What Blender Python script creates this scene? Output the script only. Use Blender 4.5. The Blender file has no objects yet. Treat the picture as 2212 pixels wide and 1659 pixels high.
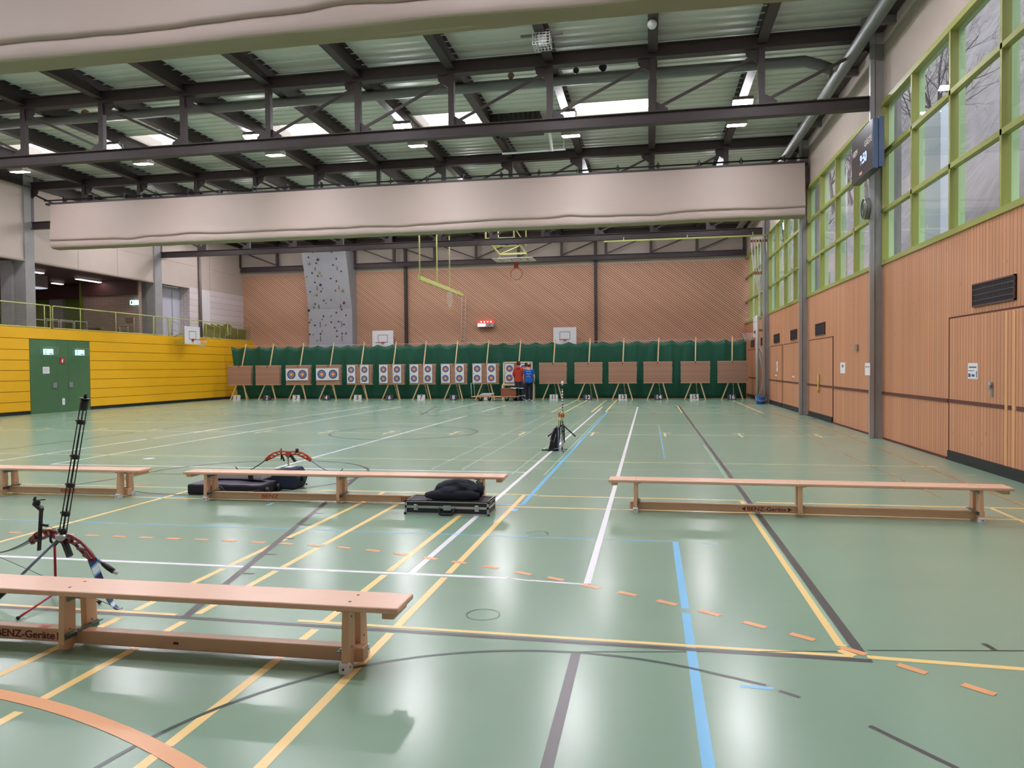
import bpy, bmesh, math, random
from mathutils import Vector, Matrix, noise
PI = math.pi
random.seed(7)
S = bpy.context.scene
COL = S.collection

# ---------------------------------------------------------------- camera
cam_d = bpy.data.cameras.new('camera')
cam = bpy.data.objects.new('camera', cam_d); COL.objects.link(cam)
YAW, PITCH, ROLL = 0.182684, -0.022581, -0.008973
_f = Vector((-math.sin(YAW)*math.cos(PITCH), math.cos(YAW)*math.cos(PITCH), math.sin(PITCH)))
_r = Vector((math.cos(YAW), math.sin(YAW), 0)); _u = _r.cross(_f)
_r2 = _r*math.cos(ROLL)+_u*math.sin(ROLL); _u2 = -_r*math.sin(ROLL)+_u*math.cos(ROLL)
_m = Matrix((_r2, _u2, -_f)).transposed().to_4x4(); _m.translation = Vector((0, 0, 1.5))
cam.matrix_world = _m
cam_d.sensor_fit = 'HORIZONTAL'; cam_d.sensor_width = 36; cam_d.lens = 36*1608.74/2212
cam_d.clip_start = .05; cam_d.clip_end = 300
S.camera = cam
# ---------------------------------------------------------------- world, exposure
S.view_settings.view_transform = 'Standard'; S.view_settings.look = 'None'
S.view_settings.gamma = 1; S.view_settings.use_curve_mapping = False
S.view_settings.exposure = 0.0
W = bpy.data.worlds.new('world'); S.world = W; W.use_nodes = True
bg = W.node_tree.nodes['Background']; bg.inputs[0].default_value = (.93, .96, 1, 1); bg.inputs[1].default_value = 4.5
LAMP_POWER = 170.0       # radiance of the hall lamps' diffusers

# ---------------------------------------------------------------- helpers
def lin(c):
    return tuple(((v/255/12.92) if v <= 10 else ((v/255+.055)/1.055)**2.4) for v in c)+(1,)
MATS = {}
def mat(name, c, rough=.6, metal=0, emit=0, var=0, vs=4, bump=0, bs=40, spec=.5, coat=0, alpha=None, trans=0):
    if name in MATS: return MATS[name]
    m = bpy.data.materials.new(name); m.use_nodes = True; nt = m.node_tree; b = nt.nodes['Principled BSDF']
    b.inputs['Base Color'].default_value = lin(c); b.inputs['Roughness'].default_value = rough; b.inputs['Metallic'].default_value = metal
    b.inputs['Specular IOR Level'].default_value = spec
    if coat: b.inputs['Coat Weight'].default_value = coat; b.inputs['Coat Roughness'].default_value = .2
    if trans: b.inputs['Transmission Weight'].default_value = trans
    if emit:
        b.inputs['Emission Color'].default_value = lin(c); b.inputs['Emission Strength'].default_value = emit
    tc = nt.nodes.new('ShaderNodeTexCoord')
    if var:
        n = nt.nodes.new('ShaderNodeTexNoise'); n.inputs['Scale'].default_value = vs; n.inputs['Detail'].default_value = 4
        nt.links.new(tc.outputs['Object'], n.inputs['Vector'])
        h = nt.nodes.new('ShaderNodeHueSaturation'); h.inputs['Color'].default_value = lin(c)
        mr = nt.nodes.new('ShaderNodeMapRange'); mr.inputs[1].default_value = .3; mr.inputs[2].default_value = .7
        mr.inputs[3].default_value = 1-var; mr.inputs[4].default_value = 1+var
        nt.links.new(n.outputs[0], mr.inputs[0]); nt.links.new(mr.outputs[0], h.inputs['Value']); nt.links.new(h.outputs[0], b.inputs['Base Color'])
    if bump:
        n = nt.nodes.new('ShaderNodeTexNoise'); n.inputs['Scale'].default_value = bs; n.inputs['Detail'].default_value = 5
        nt.links.new(tc.outputs['Object'], n.inputs['Vector'])
        bu = nt.nodes.new('ShaderNodeBump'); bu.inputs['Strength'].default_value = bump; bu.inputs['Distance'].default_value = .01
        nt.links.new(n.outputs[0], bu.inputs['Height']); nt.links.new(bu.outputs[0], b.inputs['Normal'])
    MATS[name] = m; return m
def wood(name, c, across=(0, 1, 0), width=0, groove=None, gf=.08, var=.12, rough=.5, along=(0, 0, 1), knots=False, gs=1.0, coat=0, off=0.0):
    """procedural planks / grain: 'across' = direction across planks, width = plank width (0: one board)"""
    if name in MATS: return MATS[name]
    m = bpy.data.materials.new(name); m.use_nodes = True; nt = m.node_tree; N = nt.nodes.new; L = nt.links.new
    b = nt.nodes['Principled BSDF']; b.inputs['Roughness'].default_value = rough
    if coat: b.inputs['Coat Weight'].default_value = coat; b.inputs['Coat Roughness'].default_value = .25
    tc = N('ShaderNodeTexCoord'); P = tc.outputs['Object']
    def dot(v):
        d = N('ShaderNodeVectorMath'); d.operation = 'DOT_PRODUCT'; L(P, d.inputs[0]); d.inputs[1].default_value = v; return d.outputs['Value']
    def ma(op, a, bb=None, c2=None):
        n = N('ShaderNodeMath'); n.operation = op
        for i, v in enumerate((a, bb, c2)):
            if v is None: continue
            if isinstance(v, (int, float)): n.inputs[i].default_value = v
            else: L(v, n.inputs[i])
        return n.outputs[0]
    w = width or .5
    u = ma('ADD', ma('DIVIDE', dot(across), w), off); cell = ma('FLOOR', u); fr = ma('FRACT', u)
    a = dot(along)
    third = Vector(across).cross(Vector(along)); t = dot(tuple(third))
    wn = N('ShaderNodeTexWhiteNoise'); wn.noise_dimensions = '1D'; L(cell, wn.inputs['W'])
    cv = N('ShaderNodeCombineXYZ'); L(ma('MULTIPLY', dot(across), 22*gs), cv.inputs[0]); L(ma('ADD', ma('MULTIPLY', a, 1.1*gs), ma('MULTIPLY', wn.outputs['Value'], 40)), cv.inputs[1]); L(ma('MULTIPLY', t, 8*gs), cv.inputs[2])
    g = N('ShaderNodeTexNoise'); g.inputs['Scale'].default_value = 1.6; g.inputs['Detail'].default_value = 6; g.inputs['Roughness'].default_value = .65; L(cv.outputs[0], g.inputs['Vector'])
    val = ma('ADD', ma('MULTIPLY', ma('SUBTRACT', wn.outputs['Value'] if width else 0.5, .5), var*1.6), ma('MULTIPLY', ma('SUBTRACT', g.outputs[0], .5), var*2.2))
    val = ma('ADD', val, 1)
    h = N('ShaderNodeHueSaturation'); h.inputs['Color'].default_value = lin(c); L(val, h.inputs['Value'])
    out = h.outputs[0]
    if knots:
        v = N('ShaderNodeTexVoronoi'); v.inputs['Scale'].default_value = 1
        ck = N('ShaderNodeCombineXYZ'); L(ma('MULTIPLY', dot(across), 1/(w*1.2)), ck.inputs[0]); L(ma('MULTIPLY', a, 2.2), ck.inputs[1]); L(v.outputs['Distance'], ma('ADD', 0, 0).node.inputs[0]) if False else None
        L(ck.outputs[0], v.inputs['Vector'])
        k = ma('LESS_THAN', v.outputs['Distance'], .075)
        mx = N('ShaderNodeMix'); mx.data_type = 'RGBA'; L(ma('MULTIPLY', k, .55), mx.inputs['Factor']); L(out, mx.inputs['A']); mx.inputs['B'].default_value = lin((120, 66, 38)); out = mx.outputs['Result']
    if groove and width:
        k = ma('LESS_THAN', fr, gf); mx = N('ShaderNodeMix'); mx.data_type = 'RGBA'; L(k, mx.inputs['Factor']); L(out, mx.inputs['A']); mx.inputs['B'].default_value = lin(groove); out = mx.outputs['Result']
        bu = N('ShaderNodeBump'); bu.inputs['Strength'].default_value = .6; bu.inputs['Distance'].default_value = .01; L(ma('SUBTRACT', 1, k), bu.inputs['Height']); L(bu.outputs[0], b.inputs['Normal'])
    L(out, b.inputs['Base Color']); MATS[name] = m; return m
def brickmat(name, c, mortar, rot, bw=.3, bh=.19, rough=.8):
    m = bpy.data.materials.new(name); m.use_nodes = True; nt = m.node_tree; b = nt.nodes['Principled BSDF']; b.inputs['Roughness'].default_value = rough
    tc = nt.nodes.new('ShaderNodeTexCoord'); mp = nt.nodes.new('ShaderNodeMapping'); mp.inputs['Rotation'].default_value = rot
    br = nt.nodes.new('ShaderNodeTexBrick'); br.inputs['Color1'].default_value = lin(c); br.inputs['Color2'].default_value = lin([v*.96 for v in c]); br.inputs['Mortar'].default_value = lin(mortar)
    br.inputs['Scale'].default_value = 1; br.inputs['Brick Width'].default_value = bw; br.inputs['Row Height'].default_value = bh; br.inputs['Mortar Size'].default_value = .008
    nt.links.new(tc.outputs['Object'], mp.inputs[0]); nt.links.new(mp.outputs[0], br.inputs[0]); nt.links.new(br.outputs[0], b.inputs['Base Color']); return m
def glassmat(name, tint=(235, 242, 240), rough=0.0):
    m = bpy.data.materials.new(name); m.use_nodes = True; nt = m.node_tree; nt.nodes.remove(nt.nodes['Principled BSDF'])
    out = nt.nodes['Material Output']; t = nt.nodes.new('ShaderNodeBsdfTransparent'); t.inputs[0].default_value = lin(tint)
    g = nt.nodes.new('ShaderNodeBsdfGlossy'); g.inputs['Roughness'].default_value = rough; g.inputs[0].default_value = (1, 1, 1, 1)
    lw = nt.nodes.new('ShaderNodeLayerWeight'); pw = nt.nodes.new('ShaderNodeMath'); pw.operation = 'POWER'; pw.inputs[1].default_value = 5; nt.links.new(lw.outputs['Facing'], pw.inputs[0]); lw.inputs[0].default_value = .5
    fr = nt.nodes.new('ShaderNodeMath'); fr.operation = 'MULTIPLY_ADD'; nt.links.new(pw.outputs[0], fr.inputs[0]); fr.inputs[1].default_value = .92; fr.inputs[2].default_value = .07; mx = nt.nodes.new('ShaderNodeMixShader')
    nt.links.new(fr.outputs[0], mx.inputs[0]); nt.links.new(t.outputs[0], mx.inputs[1]); nt.links.new(g.outputs[0], mx.inputs[2]); nt.links.new(mx.outputs[0], out.inputs[0]); return m

class MB:
    def __init__(s): s.v = []; s.f = []; s.mi = []; s.sm = []
    def add(s, vs, fs, mi=0, smooth=False):
        o = len(s.v); s.v += [Vector(v) for v in vs]
        for f in fs: s.f.append([i+o for i in f]); s.mi.append(mi); s.sm.append(smooth)
        return s
    def box(s, x0, x1, y0, y1, z0, z1, mi=0, M=None):
        vs = [Vector((x, y, z)) for x in (x0, x1) for y in (y0, y1) for z in (z0, z1)]
        if M: vs = [M @ v for v in vs]
        fs = [(0, 1, 3, 2), (4, 6, 7, 5), (0, 4, 5, 1), (2, 3, 7, 6), (0, 2, 6, 4), (1, 5, 7, 3)]
        return s.add(vs, fs, mi)
    def bar(s, a, b, w, h, up=(0, 0, 1), mi=0):
        a = Vector(a); b = Vector(b); d = (b-a); L = d.length; d.normalize(); up = Vector(up)
        if abs(d.dot(up)) > .98: up = Vector((0, 1, 0))
        x = d.cross(up).normalized(); z = x.cross(d).normalized()
        M = Matrix((x, d, z)).transposed().to_4x4(); M.translation = a
        return s.box(-w/2, w/2, 0, L, -h/2, h/2, mi, M)
    def tube(s, pts, r, n=8, mi=0, caps=True, closed=False):
        pts = [Vector(p) for p in pts]; m = len(pts); rs = r if isinstance(r, (list, tuple)) else [r]*m
        vs = []; prev = None
        for i, p in enumerate(pts):
            if closed: d = pts[(i+1) % m]-pts[i-1]
            else: d = pts[min(i+1, m-1)]-pts[max(i-1, 0)]
            d = d.normalized() if d.length > 1e-9 else Vector((0, 0, 1))
            if prev is None:
                up = Vector((0, 0, 1)) if abs(d.z) < .9 else Vector((0, 1, 0)); x = d.cross(up).normalized()
            else: x = (prev-d*prev.dot(d)); x = x.normalized() if x.length > 1e-6 else d.orthogonal().normalized()
            prev = x; y = d.cross(x)
            vs += [p+(x*math.cos(2*PI*k/n)+y*math.sin(2*PI*k/n))*rs[i] for k in range(n)]
        fs = []
        for i in range(m if closed else m-1):
            j = (i+1) % m
            for k in range(n): fs.append((i*n+k, i*n+(k+1) % n, j*n+(k+1) % n, j*n+k))
        if caps and not closed: fs += [tuple(range(n))[::-1], tuple(range((m-1)*n, m*n))]
        return s.add(vs, fs, mi, True)
    def prism(s, poly, t, M=None, mi=0):
        """poly in local xy, extruded z 0..t"""
        n = len(poly); vs = [Vector((x, y, 0)) for x, y in poly]+[Vector((x, y, t)) for x, y in poly]
        if M: vs = [M @ v for v in vs]
        fs = [tuple(range(n))[::-1], tuple(range(n, 2*n))]+[(i, (i+1) % n, n+(i+1) % n, n+i) for i in range(n)]
        return s.add(vs, fs, mi)
    def ball(s, c, r, nu=12, nv=8, mi=0, fn=None):
        c = Vector(c); rr = Vector(r) if isinstance(r, (tuple, list)) else Vector((r, r, r)); vs = []
        for j in range(nv+1):
            t = PI*j/nv
            for i in range(nu):
                a = 2*PI*i/nu; d = Vector((math.sin(t)*math.cos(a), math.sin(t)*math.sin(a), math.cos(t)))
                p = Vector((d.x*rr.x, d.y*rr.y, d.z*rr.z)); p = fn(p, d) if fn else p
                vs.append(c+p)
        fs = [(j*nu+i, (j+1)*nu+i, (j+1)*nu+(i+1) % nu, j*nu+(i+1) % nu) for j in range(nv) for i in range(nu)]
        return s.add(vs, fs, mi, True)
    def build(s, name, mats, parent=None, kind=None, keep=False):
        off = Vector((0, 0, 0))
        if parent is not None and not keep:
            q = parent
            while q is not None: off += q.location; q = q.parent
        me = bpy.data.meshes.new(name); me.from_pydata([v-off for v in s.v], [], s.f)
        for m in (mats if isinstance(mats, (list, tuple)) else [mats]): me.materials.append(m)
        for i, p in enumerate(me.polygons): p.material_index = s.mi[i]; p.use_smooth = s.sm[i]
        bm = bmesh.new(); bm.from_mesh(me); bmesh.ops.remove_doubles(bm, verts=bm.verts, dist=1e-6) if len(s.v) < 4000 else None
        bmesh.ops.recalc_face_normals(bm, faces=bm.faces); bm.to_mesh(me); bm.free()
        o = bpy.data.objects.new(name, me); COL.objects.link(o)
        if parent is not None: o.parent = parent
        if kind: o['kind'] = kind
        return o
def T(name, label, cat, loc=(0, 0, 0), group=None, kind=None):
    o = bpy.data.objects.new(name, None); o.empty_display_size = .1; COL.objects.link(o); o.location = loc
    return tag(o, label, cat, group, kind)
def tag(o, label=None, cat=None, group=None, kind=None):
    if label: o['label'] = label
    if cat: o['category'] = cat
    if group: o['group'] = group
    if kind: o['kind'] = kind
    return o
def dup(root, loc=None, rotz=None, label=None, group=None, scale=None):
    r = root.copy(); COL.objects.link(r)
    if loc is not None: r.location = loc
    if rotz is not None: r.rotation_euler = (0, 0, rotz)
    if scale: r.scale = scale
    if label: r['label'] = label
    if group: r['group'] = group
    for ch in list(root.children):
        c = ch.copy(); COL.objects.link(c); c.parent = r
        for g in ch.children:
            d = g.copy(); COL.objects.link(d); d.parent = c
    return r
def chamfer(o, w=.004, seg=2):
    m = o.modifiers.new('bevel', 'BEVEL'); m.width = w; m.segments = seg; m.limit_method = 'ANGLE'; return o
def text(s, size, M, m, name='lettering', parent=None, ext=.001, align='CENTER', bold=0.0, sx=1.0, fit=0):
    cu = bpy.data.curves.new(name, 'FONT'); cu.body = s; cu.size = size; cu.align_x = align; cu.align_y = 'CENTER'; cu.extrude = ext; cu.offset = bold*size
    to = bpy.data.objects.new(name, cu); COL.objects.link(to); bpy.context.view_layer.update()
    me = bpy.data.meshes.new_from_object(to.evaluated_get(bpy.context.evaluated_depsgraph_get())); bpy.data.objects.remove(to)
    if fit: xs_ = [v.co.x for v in me.vertices]; sx = fit/(max(xs_)-min(xs_))
    me.transform(Matrix.Diagonal((sx, 1, 1, 1)))
    off = Vector((0, 0, 0)); q = parent
    while q is not None: off += q.location; q = q.parent
    me.transform(Matrix.Translation(-off) @ M); me.materials.clear(); me.materials.append(m)
    o = bpy.data.objects.new(name, me); COL.objects.link(o)
    if parent is not None: o.parent = parent
    return o
def frameM(origin, x, y):
    x = Vector(x).normalized(); y = Vector(y).normalized(); z = x.cross(y)
    M = Matrix((x, y, z)).transposed().to_4x4(); M.translation = Vector(origin); return M

# ---------------------------------------------------------------- materials
STEEL = mat('dark brown painted steel', (62, 51, 52), .55, var=.08)
BEIGE = mat('beige wall panel', (188, 172, 162), .8, var=.03, vs=1.5)
CONC = mat('grey concrete', (150, 146, 146), .85, var=.08, vs=3, bump=.15)
LIME = mat('lime green window paint', (158, 160, 84), .45)
FIN = mat('pale green window reveal', (196, 226, 176), .5)
GLASS = glassmat('window glass')
YEL = mat('yellow panel', (236, 176, 14), .5, var=.03, vs=1.2)
BLACK = mat('black plastic', (22, 22, 25), .45)
WHITE = mat('white plastic', (225, 225, 228), .45)
RAILM = mat('pale yellow green railing paint', (186, 188, 118), .45)
ALU = mat('brushed aluminium', (190, 192, 196), .35, metal=.8)
PW = lambda n='white paper': mat(n, (232, 230, 236), .8)
WR = wood('vertical pine planks', (206, 146, 110), (0, 1, 0), .1, (120, 66, 38), .09, .09, .5, (0, 0, 1), True)
WRP = wood('lighter pine edge plank', (222, 168, 118), (0, 1, 0), 0, None, 0, .06, .5, (0, 0, 1))
s38, c38 = math.sin(.66), math.cos(.66)
WB = wood('diagonal pine slats', (216, 166, 138), (s38, 0, c38), .092, (100, 54, 34), .26, .09, .55, (c38, 0, -s38), False)
BENCH = wood('lacquered beech', (232, 184, 156), (0, 1, 0), 0, None, 0, .05, .38, (1, 0, 0), coat=.3)
BENCHL = wood('beech leg', (222, 174, 140), (0, 1, 0), 0, None, 0, .05, .42, (0, 0, 1), coat=.2)
PINE = wood('light pine pole', (214, 182, 138), (1, 0, 0), 0, None, 0, .06, .6, (0, 0, 1))

# ---------------------------------------------------------------- floor with court lines
FLOORM = mat('green sports floor', (136, 163, 142), .3, var=.035, vs=.9, spec=.5)
nt = FLOORM.node_tree; b = nt.nodes['Principled BSDF']
n1 = nt.nodes.new('ShaderNodeTexNoise'); n1.inputs['Scale'].default_value = .6; n1.inputs['Detail'].default_value = 3
mr = nt.nodes.new('ShaderNodeMapRange'); mr.inputs[3].default_value = .21; mr.inputs[4].default_value = .25
nt.links.new([n for n in nt.nodes if n.type == 'TEX_COORD'][0].outputs['Object'], n1.inputs['Vector'])
nt.links.new(n1.outputs[0], mr.inputs[0]); nt.links.new(mr.outputs[0], b.inputs['Roughness'])
LC = {'w': (236, 234, 240), 'y': (252, 214, 140), 'k': (74, 66, 70), 'b': (112, 190, 236), 'o': (238, 168, 116), 'd': (40, 62, 54), 'c': (206, 205, 150), 'g': (152, 186, 162), 't': (232, 212, 160), 'u': (198, 150, 100)}
LK = list(LC); LM = [FLOORM]+[mat('floor paint '+k, LC[k], .3) for k in LK]
fb = MB(); fb.box(-22, 4.8, -7, 37.8, -.12, 0)
_lz = [0.0004]
def line(c, pts, w=.05):
    _lz[0] += .000008; z = _lz[0]; P = [Vector((p[0], p[1])) for p in pts]; vs = []
    for i, p in enumerate(P):
        d = (P[min(i+1, len(P)-1)]-P[max(i-1, 0)]).normalized(); n = Vector((-d.y, d.x))*w/2
        vs += [(p.x+n.x, p.y+n.y, z), (p.x-n.x, p.y-n.y, z)]
    fb.add(vs, [(2*i, 2*i+1, 2*i+3, 2*i+2) for i in range(len(P)-1)], 1+LK.index(c))
def LX(c, y, x0, x1, w=.05): line(c, [(x0, y), (x1, y)], w)
def LY(c, x, y0, y1, w=.05): line(c, [(x, y0), (x, y1)], w)
def arc(c, cx, cy, r, a0, a1, w=.05, n=48): line(c, [(cx+r*math.cos(math.radians(a0+(a1-a0)*i/n)), cy+r*math.sin(math.radians(a0+(a1-a0)*i/n))) for i in range(n+1)], w)
# thin cream / faint lines running across
LX('g', 27.9, -10.8, -.4, .04); LX('g', 22.65, -9.4, -1.75, .04); LX('c', 24.3, -1.4, 3.4, .035); LX('c', 19.35, -17, 4.2, .04)
LX('c', 16.47, -21, 4.2, .045); LX('g', 13.65, -8.3, -1.4, .045); LX('c', 11.72, -20, 4.1, .045); LX('g', 9.95, -1.3, 4.3, .02); LX('g', 10.9, -11, 4.3, .015)
LX('c', 8.55, -8.4, -5.55, .05); LX('y', 8.6, -5.5, -1.3, .045); LX('y', 8.55, -1.28, 1.02, .045); LX('y', 8.45, 1.14, 4.1, .045)
LX('y', 7.84, -20, 4.1, .045); LY('y', 3.46, 7.7, 8.42, .04)
LX('d', 9.66, -9.6, -4.0, .03)
# white volleyball court
LY('w', -.43, 5.12, 27.6, .05); LY('w', -1.72, 5.17, 27.5, .05); LX('w', 5.17, -12, -1.0, .05); line('w', [(-.83, 5.14), (-.43, 5.1)], .03); line('w', [(-1.0, 5.17), (-.82, 5.13)], .025)
LY('w', -5.6, 10.45, 22.6); LY('w', -9.5, 10.42, 27.7); LY('w', -10.8, 5, 14.5); LY('w', -10.8, 14.72, 27.9); LX('w', 10.44, -9.5, -1.72)
LY('w', -5.58, 24.5, 28.7, .04)
# blue court
LY('b', -1.37, 7.96, 25.0, .05); LX('b', 7.95, -1.65, -1.36, .03); LY('b', -1.4, 7.6, 7.73, .07); LY('b', .21, 4.68, 6.47, .05); LY('b', .21, 1.5, 4.6, .05)
LX('b', 6.46, -.39, .22, .02); LX('b', 6.46, -12, -.48, .02); LX('b', 6.43, .42, .56, .02); LX('b', 3.58, .41, .56, .03); LY('b', -4.16, 7.56, 7.7, .05); LX('b', 7.92, -6.4, -5.4, .03); LY('b', .23, 12.2, 19.3, .02)
# yellow badminton lines
LY('y', -5.64, 3.0, 8.55, .05)
for a, b2 in ((2.4, 2.7), ): pass
for x, segs in ((-3.17, ((1.5, 3.98), (4.12, 5.1), (5.2, 5.88), (6.0, 8.55))), (-2.74, ((1.6, 2.8), (2.93, 3.98), (4.12, 5.1), (5.2, 5.8), (5.92, 7.8))), (-1.9, ((1.5, 2.57), (2.64, 3.98), (4.1, 5.12), (5.22, 7.82))), (-1.45, ((1.5, 3.99), (4.1, 5.12), (5.22, 8.6)))):
    for y0, y1 in segs: LY('y', x, y0, y1)
LY('y', 1.0, 4.18, 8.5, .055); LY('y', 1.02, 24.3, 28.6); LY('y', 3.47, 24.15, 32.5)
for x in (-3.2, -2.74, -1.88, -1.43): LY('y', x, 24.5, 33.5)
for x, y0, y1 in ((-3.18, 10.6, 22.6), (-2.72, 10.6, 21.7), (-1.9, 10.2, 22.5), (-1.44, 10.2, 22.5), (1.0, 10.2, 14.5)): LY('g', x, y0, y1, .03)
LY('g', .975+.05, 4.2, 8.5, .02)
# black handball outline
LX('y', 4.085, -12, -2.86, .035); line('y', [(-2.07, 4.1), (1.02, 4.045)], .035); line('y', [(1.09, 4.045), (2.2, 3.98), (4.2, 3.85)], .045); line('k', [(-12, 4.05), (-2.8, 4.045), (1.1, 3.995)], .045)
LY('k', 1.07, 4.12, 28.6, .055); LY('k', -.385, 1.5, 3.87); line('y', [(.97, 4.12), (1.03, 4.05)], .05)
line('d', [(-.38, 3.88), (.18, 3.97)], .012); line('d', [(.24, 3.98), (.96, 4.1)], .01); line('d', [(1.12, 4.14), (1.9, 4.26), (4.3, 4.62)], .012)
arc('d', -.41, 2.2, 1.67, 62, 176, .025); line('k', [(.33, 3.7), (.53, 3.61)], .025); line('k', [(.58, 3.56), (.66, 3.5)], .025); line('k', [(.89, 3.27), (1.11, 2.98), (1.3, 2.6)], .025); line('d', [(1.75, 4.34), (1.77, 4.24)], .03)
line('k', [(-2.78, 4.05), (-3.98, 9.7)], .055); line('k', [(-8.5, 4.08), (-7.2, 9.66)], .045)
for k in range(5):
    y = 5.0+.55*k; x = -2.79-(y-4.08)*.21
    line('k', [(x, y), (x+.12, y)], .03)
arc('k', -5.59, 9.71, 1.65, 0, 360, .045); arc('k', -5.63, 16.6, 1.7, 0, 360, .045)
line('k', [(-8.3, 28.7), (-7.25, 23.1), (-6.6, 22.4), (-5.4, 22.4), (-3.95, 22.9), (-3.0, 27.4)], .04); LY('k', -12.28, 5, 29.5, .04); LY('w', -7.1, 24.4, 33, .03)
line('u', [(-6.62, 8.62), (-6.52, 8.85)], .07)
# T marks
for i in range(-2, 14):
    x = 3.48-1.577*i if i >= 0 else 3.48-1.577*i
    if x > 4: continue
    LX('t', 16.93, x-.14, x+.14, .06); LY('t', x, 16.1, 16.93, .05)
# handball dashes and arc
dash = [(-1.98, 5.71), (-1.71, 5.62), (-1.45, 5.53), (-1.18, 5.43), (-.91, 5.31), (-.66, 5.2), (-.4, 5.06), (-.15, 4.93), (.1, 4.78), (.35, 4.62), (.59, 4.45), (.82, 4.29), (1.04, 4.12), (1.26, 3.92), (1.48, 3.72), (1.7, 3.5), (1.92, 3.26)]
dash = [(-2.25-.275*i, 5.79+.1*(1-math.exp(-i/2.2))*1.6) for i in range(30)][::-1]+dash
for i in range(1, len(dash)-1):
    p = Vector(dash[i]); d = (Vector(dash[i+1])-Vector(dash[i-1])).normalized()*.07; line('o', [tuple(p-d), tuple(p+d)], .05)
arc('o', -3.68, -1.19, 4.19, 20, 110, .075)
line('u', [(3.65, 26), (4.1, 17.5), (3.95, 12), (3.85, 8.5)], .035); LY('u', 3.2, 9, 24, .02)
# floor sockets
for x, y, r in ((-1.0, 4.38, .1), (-1.0, 6.59, .1), (-8.37, 11.29, .1)):
    if x > -5: arc('d', x, y, r, 0, 360, .006, 32); arc('g', x, y, r+.006, 200, 340, .003, 24)  # pale partial arc paints a thin highlight along the socket rim
    else: fb.add([(x+r*math.cos(a*PI/12), y+r*math.sin(a*PI/12), .003) for a in range(24)], [tuple(range(24))], 1+LK.index('w'))
fl = fb.build('floor', LM, kind='structure')

# ---------------------------------------------------------------- ceiling deck
DECK = mat('pale grey green profiled metal', (204, 204, 196), .5, var=.03, vs=2)
SKYW = mat('white skylight reveal', (235, 225, 218), .6)
PX = [4.5-2.2*i for i in range(13)]           # purlin / post lines
SKYB = [0+2*k for k in range(1, 6)]            # bays with skylights (index i between PX[i+1], PX[i])
TY = [9.62, 16.2, 23.4, 30.6]
SKY_Y = [(1.8+7.2*k+3.65, 1.8+7.2*k+5.25) for k in range(-1, 5)]
db = MB()
def deckstrip(x0, x1, y0, y1):
    pr = []; y = y0; per = .31
    while y < y1-1e-6:
        for dy, z in ((0, 8.5), (.245, 8.5), (.262, 8.476), (.292, 8.476)):
            if y+dy < y1: pr.append((y+dy, z))
        y += per
    pr.append((y1, 8.5))
    vs = [(x, yy, z) for yy, z in pr for x in (x0, x1)]
    db.add(vs, [(2*i, 2*i+1, 2*i+3, 2*i+2) for i in range(len(pr)-1)], 0)
    db.box(x0, x1, y0, y1, 8.62, 8.75)  # unseen slab above the deck, added to keep light from leaking in
xs = [-22.3]+PX[::-1]+[4.9]
for i in range(len(xs)-1):
    x0, x1 = xs[i], xs[i+1]; bay = 12-i
    if bay in SKYB:
        y = -7
        for a, c in SKY_Y:
            deckstrip(x0, x1, y, a); y = c
        deckstrip(x0, x1, y, 37.9)
    else: deckstrip(x0, x1, -7, 37.9)
db.build('ceiling', DECK, kind='structure')
DOME = glassmat('skylight acrylic', (250, 250, 250), .2)
proto = None
for bay in SKYB:
    x0, x1 = PX[bay+1]+.1, PX[bay]-.1
    for k, (a, c) in enumerate(SKY_Y):
        if proto is None:
            proto = T('skylight', 'x', 'skylight', ((x0+x1)/2, (a+c)/2, 8.5), kind='structure')
            m = MB(); h = .5
            m.box(x0-.1, x0, a, c, 8.46, 8.76); m.box(x1, x1+.1, a, c, 8.46, 8.76); m.box(x0, x1, a, a+.04, 8.46, 8.76); m.box(x0, x1, c-.04, c, 8.46, 8.76)
            m.build('frame', SKYW, proto); g = MB(); g.box(x0, x1, a, c, 8.76, 8.77); g.build('pane', DOME, proto); s = proto
        else: s = dup(proto, ((x0+x1)/2, (a+c)/2, 8.5))
        s['label'] = 'bright white rectangular skylight between two dark roof purlins'; s['group'] = 'skylights in the metal roof'
        
# ---------------------------------------------------------------- purlins
m = MB()
def ibeamX(m, x0, x1, y, z0, z1, w=.2, t=.018):
    m.box(x0, x1, y-w/2, y+w/2, z0, z0+t); m.box(x0, x1, y-w/2, y+w/2, z1-t, z1); m.box(x0, x1, y-.03, y+.03, z0+t, z1-t)
ORD = ['first', 'second', 'third', 'fourth', 'fifth', 'sixth', 'seventh', 'eighth', 'ninth', 'tenth', 'eleventh', 'twelfth', 'thirteenth']
m.box(-.1, .1, -7, 37.6, -.4, -.385); m.box(-.1, .1, -7, 37.6, -.015, 0); m.box(-.02, .02, -7, 37.6, -.385, -.015)
p0 = m.build('roof_purlin', STEEL); p0.location = (PX[0], 0, 8.5)
tag(p0, 'dark steel roof purlin running down the hall, first from the window wall', 'roof purlin', 'roof purlins')
for i in range(1, 13): dup(p0, (PX[i], 0, 8.5), label='dark steel roof purlin running down the hall, %s from the window wall' % ORD[i])
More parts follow.
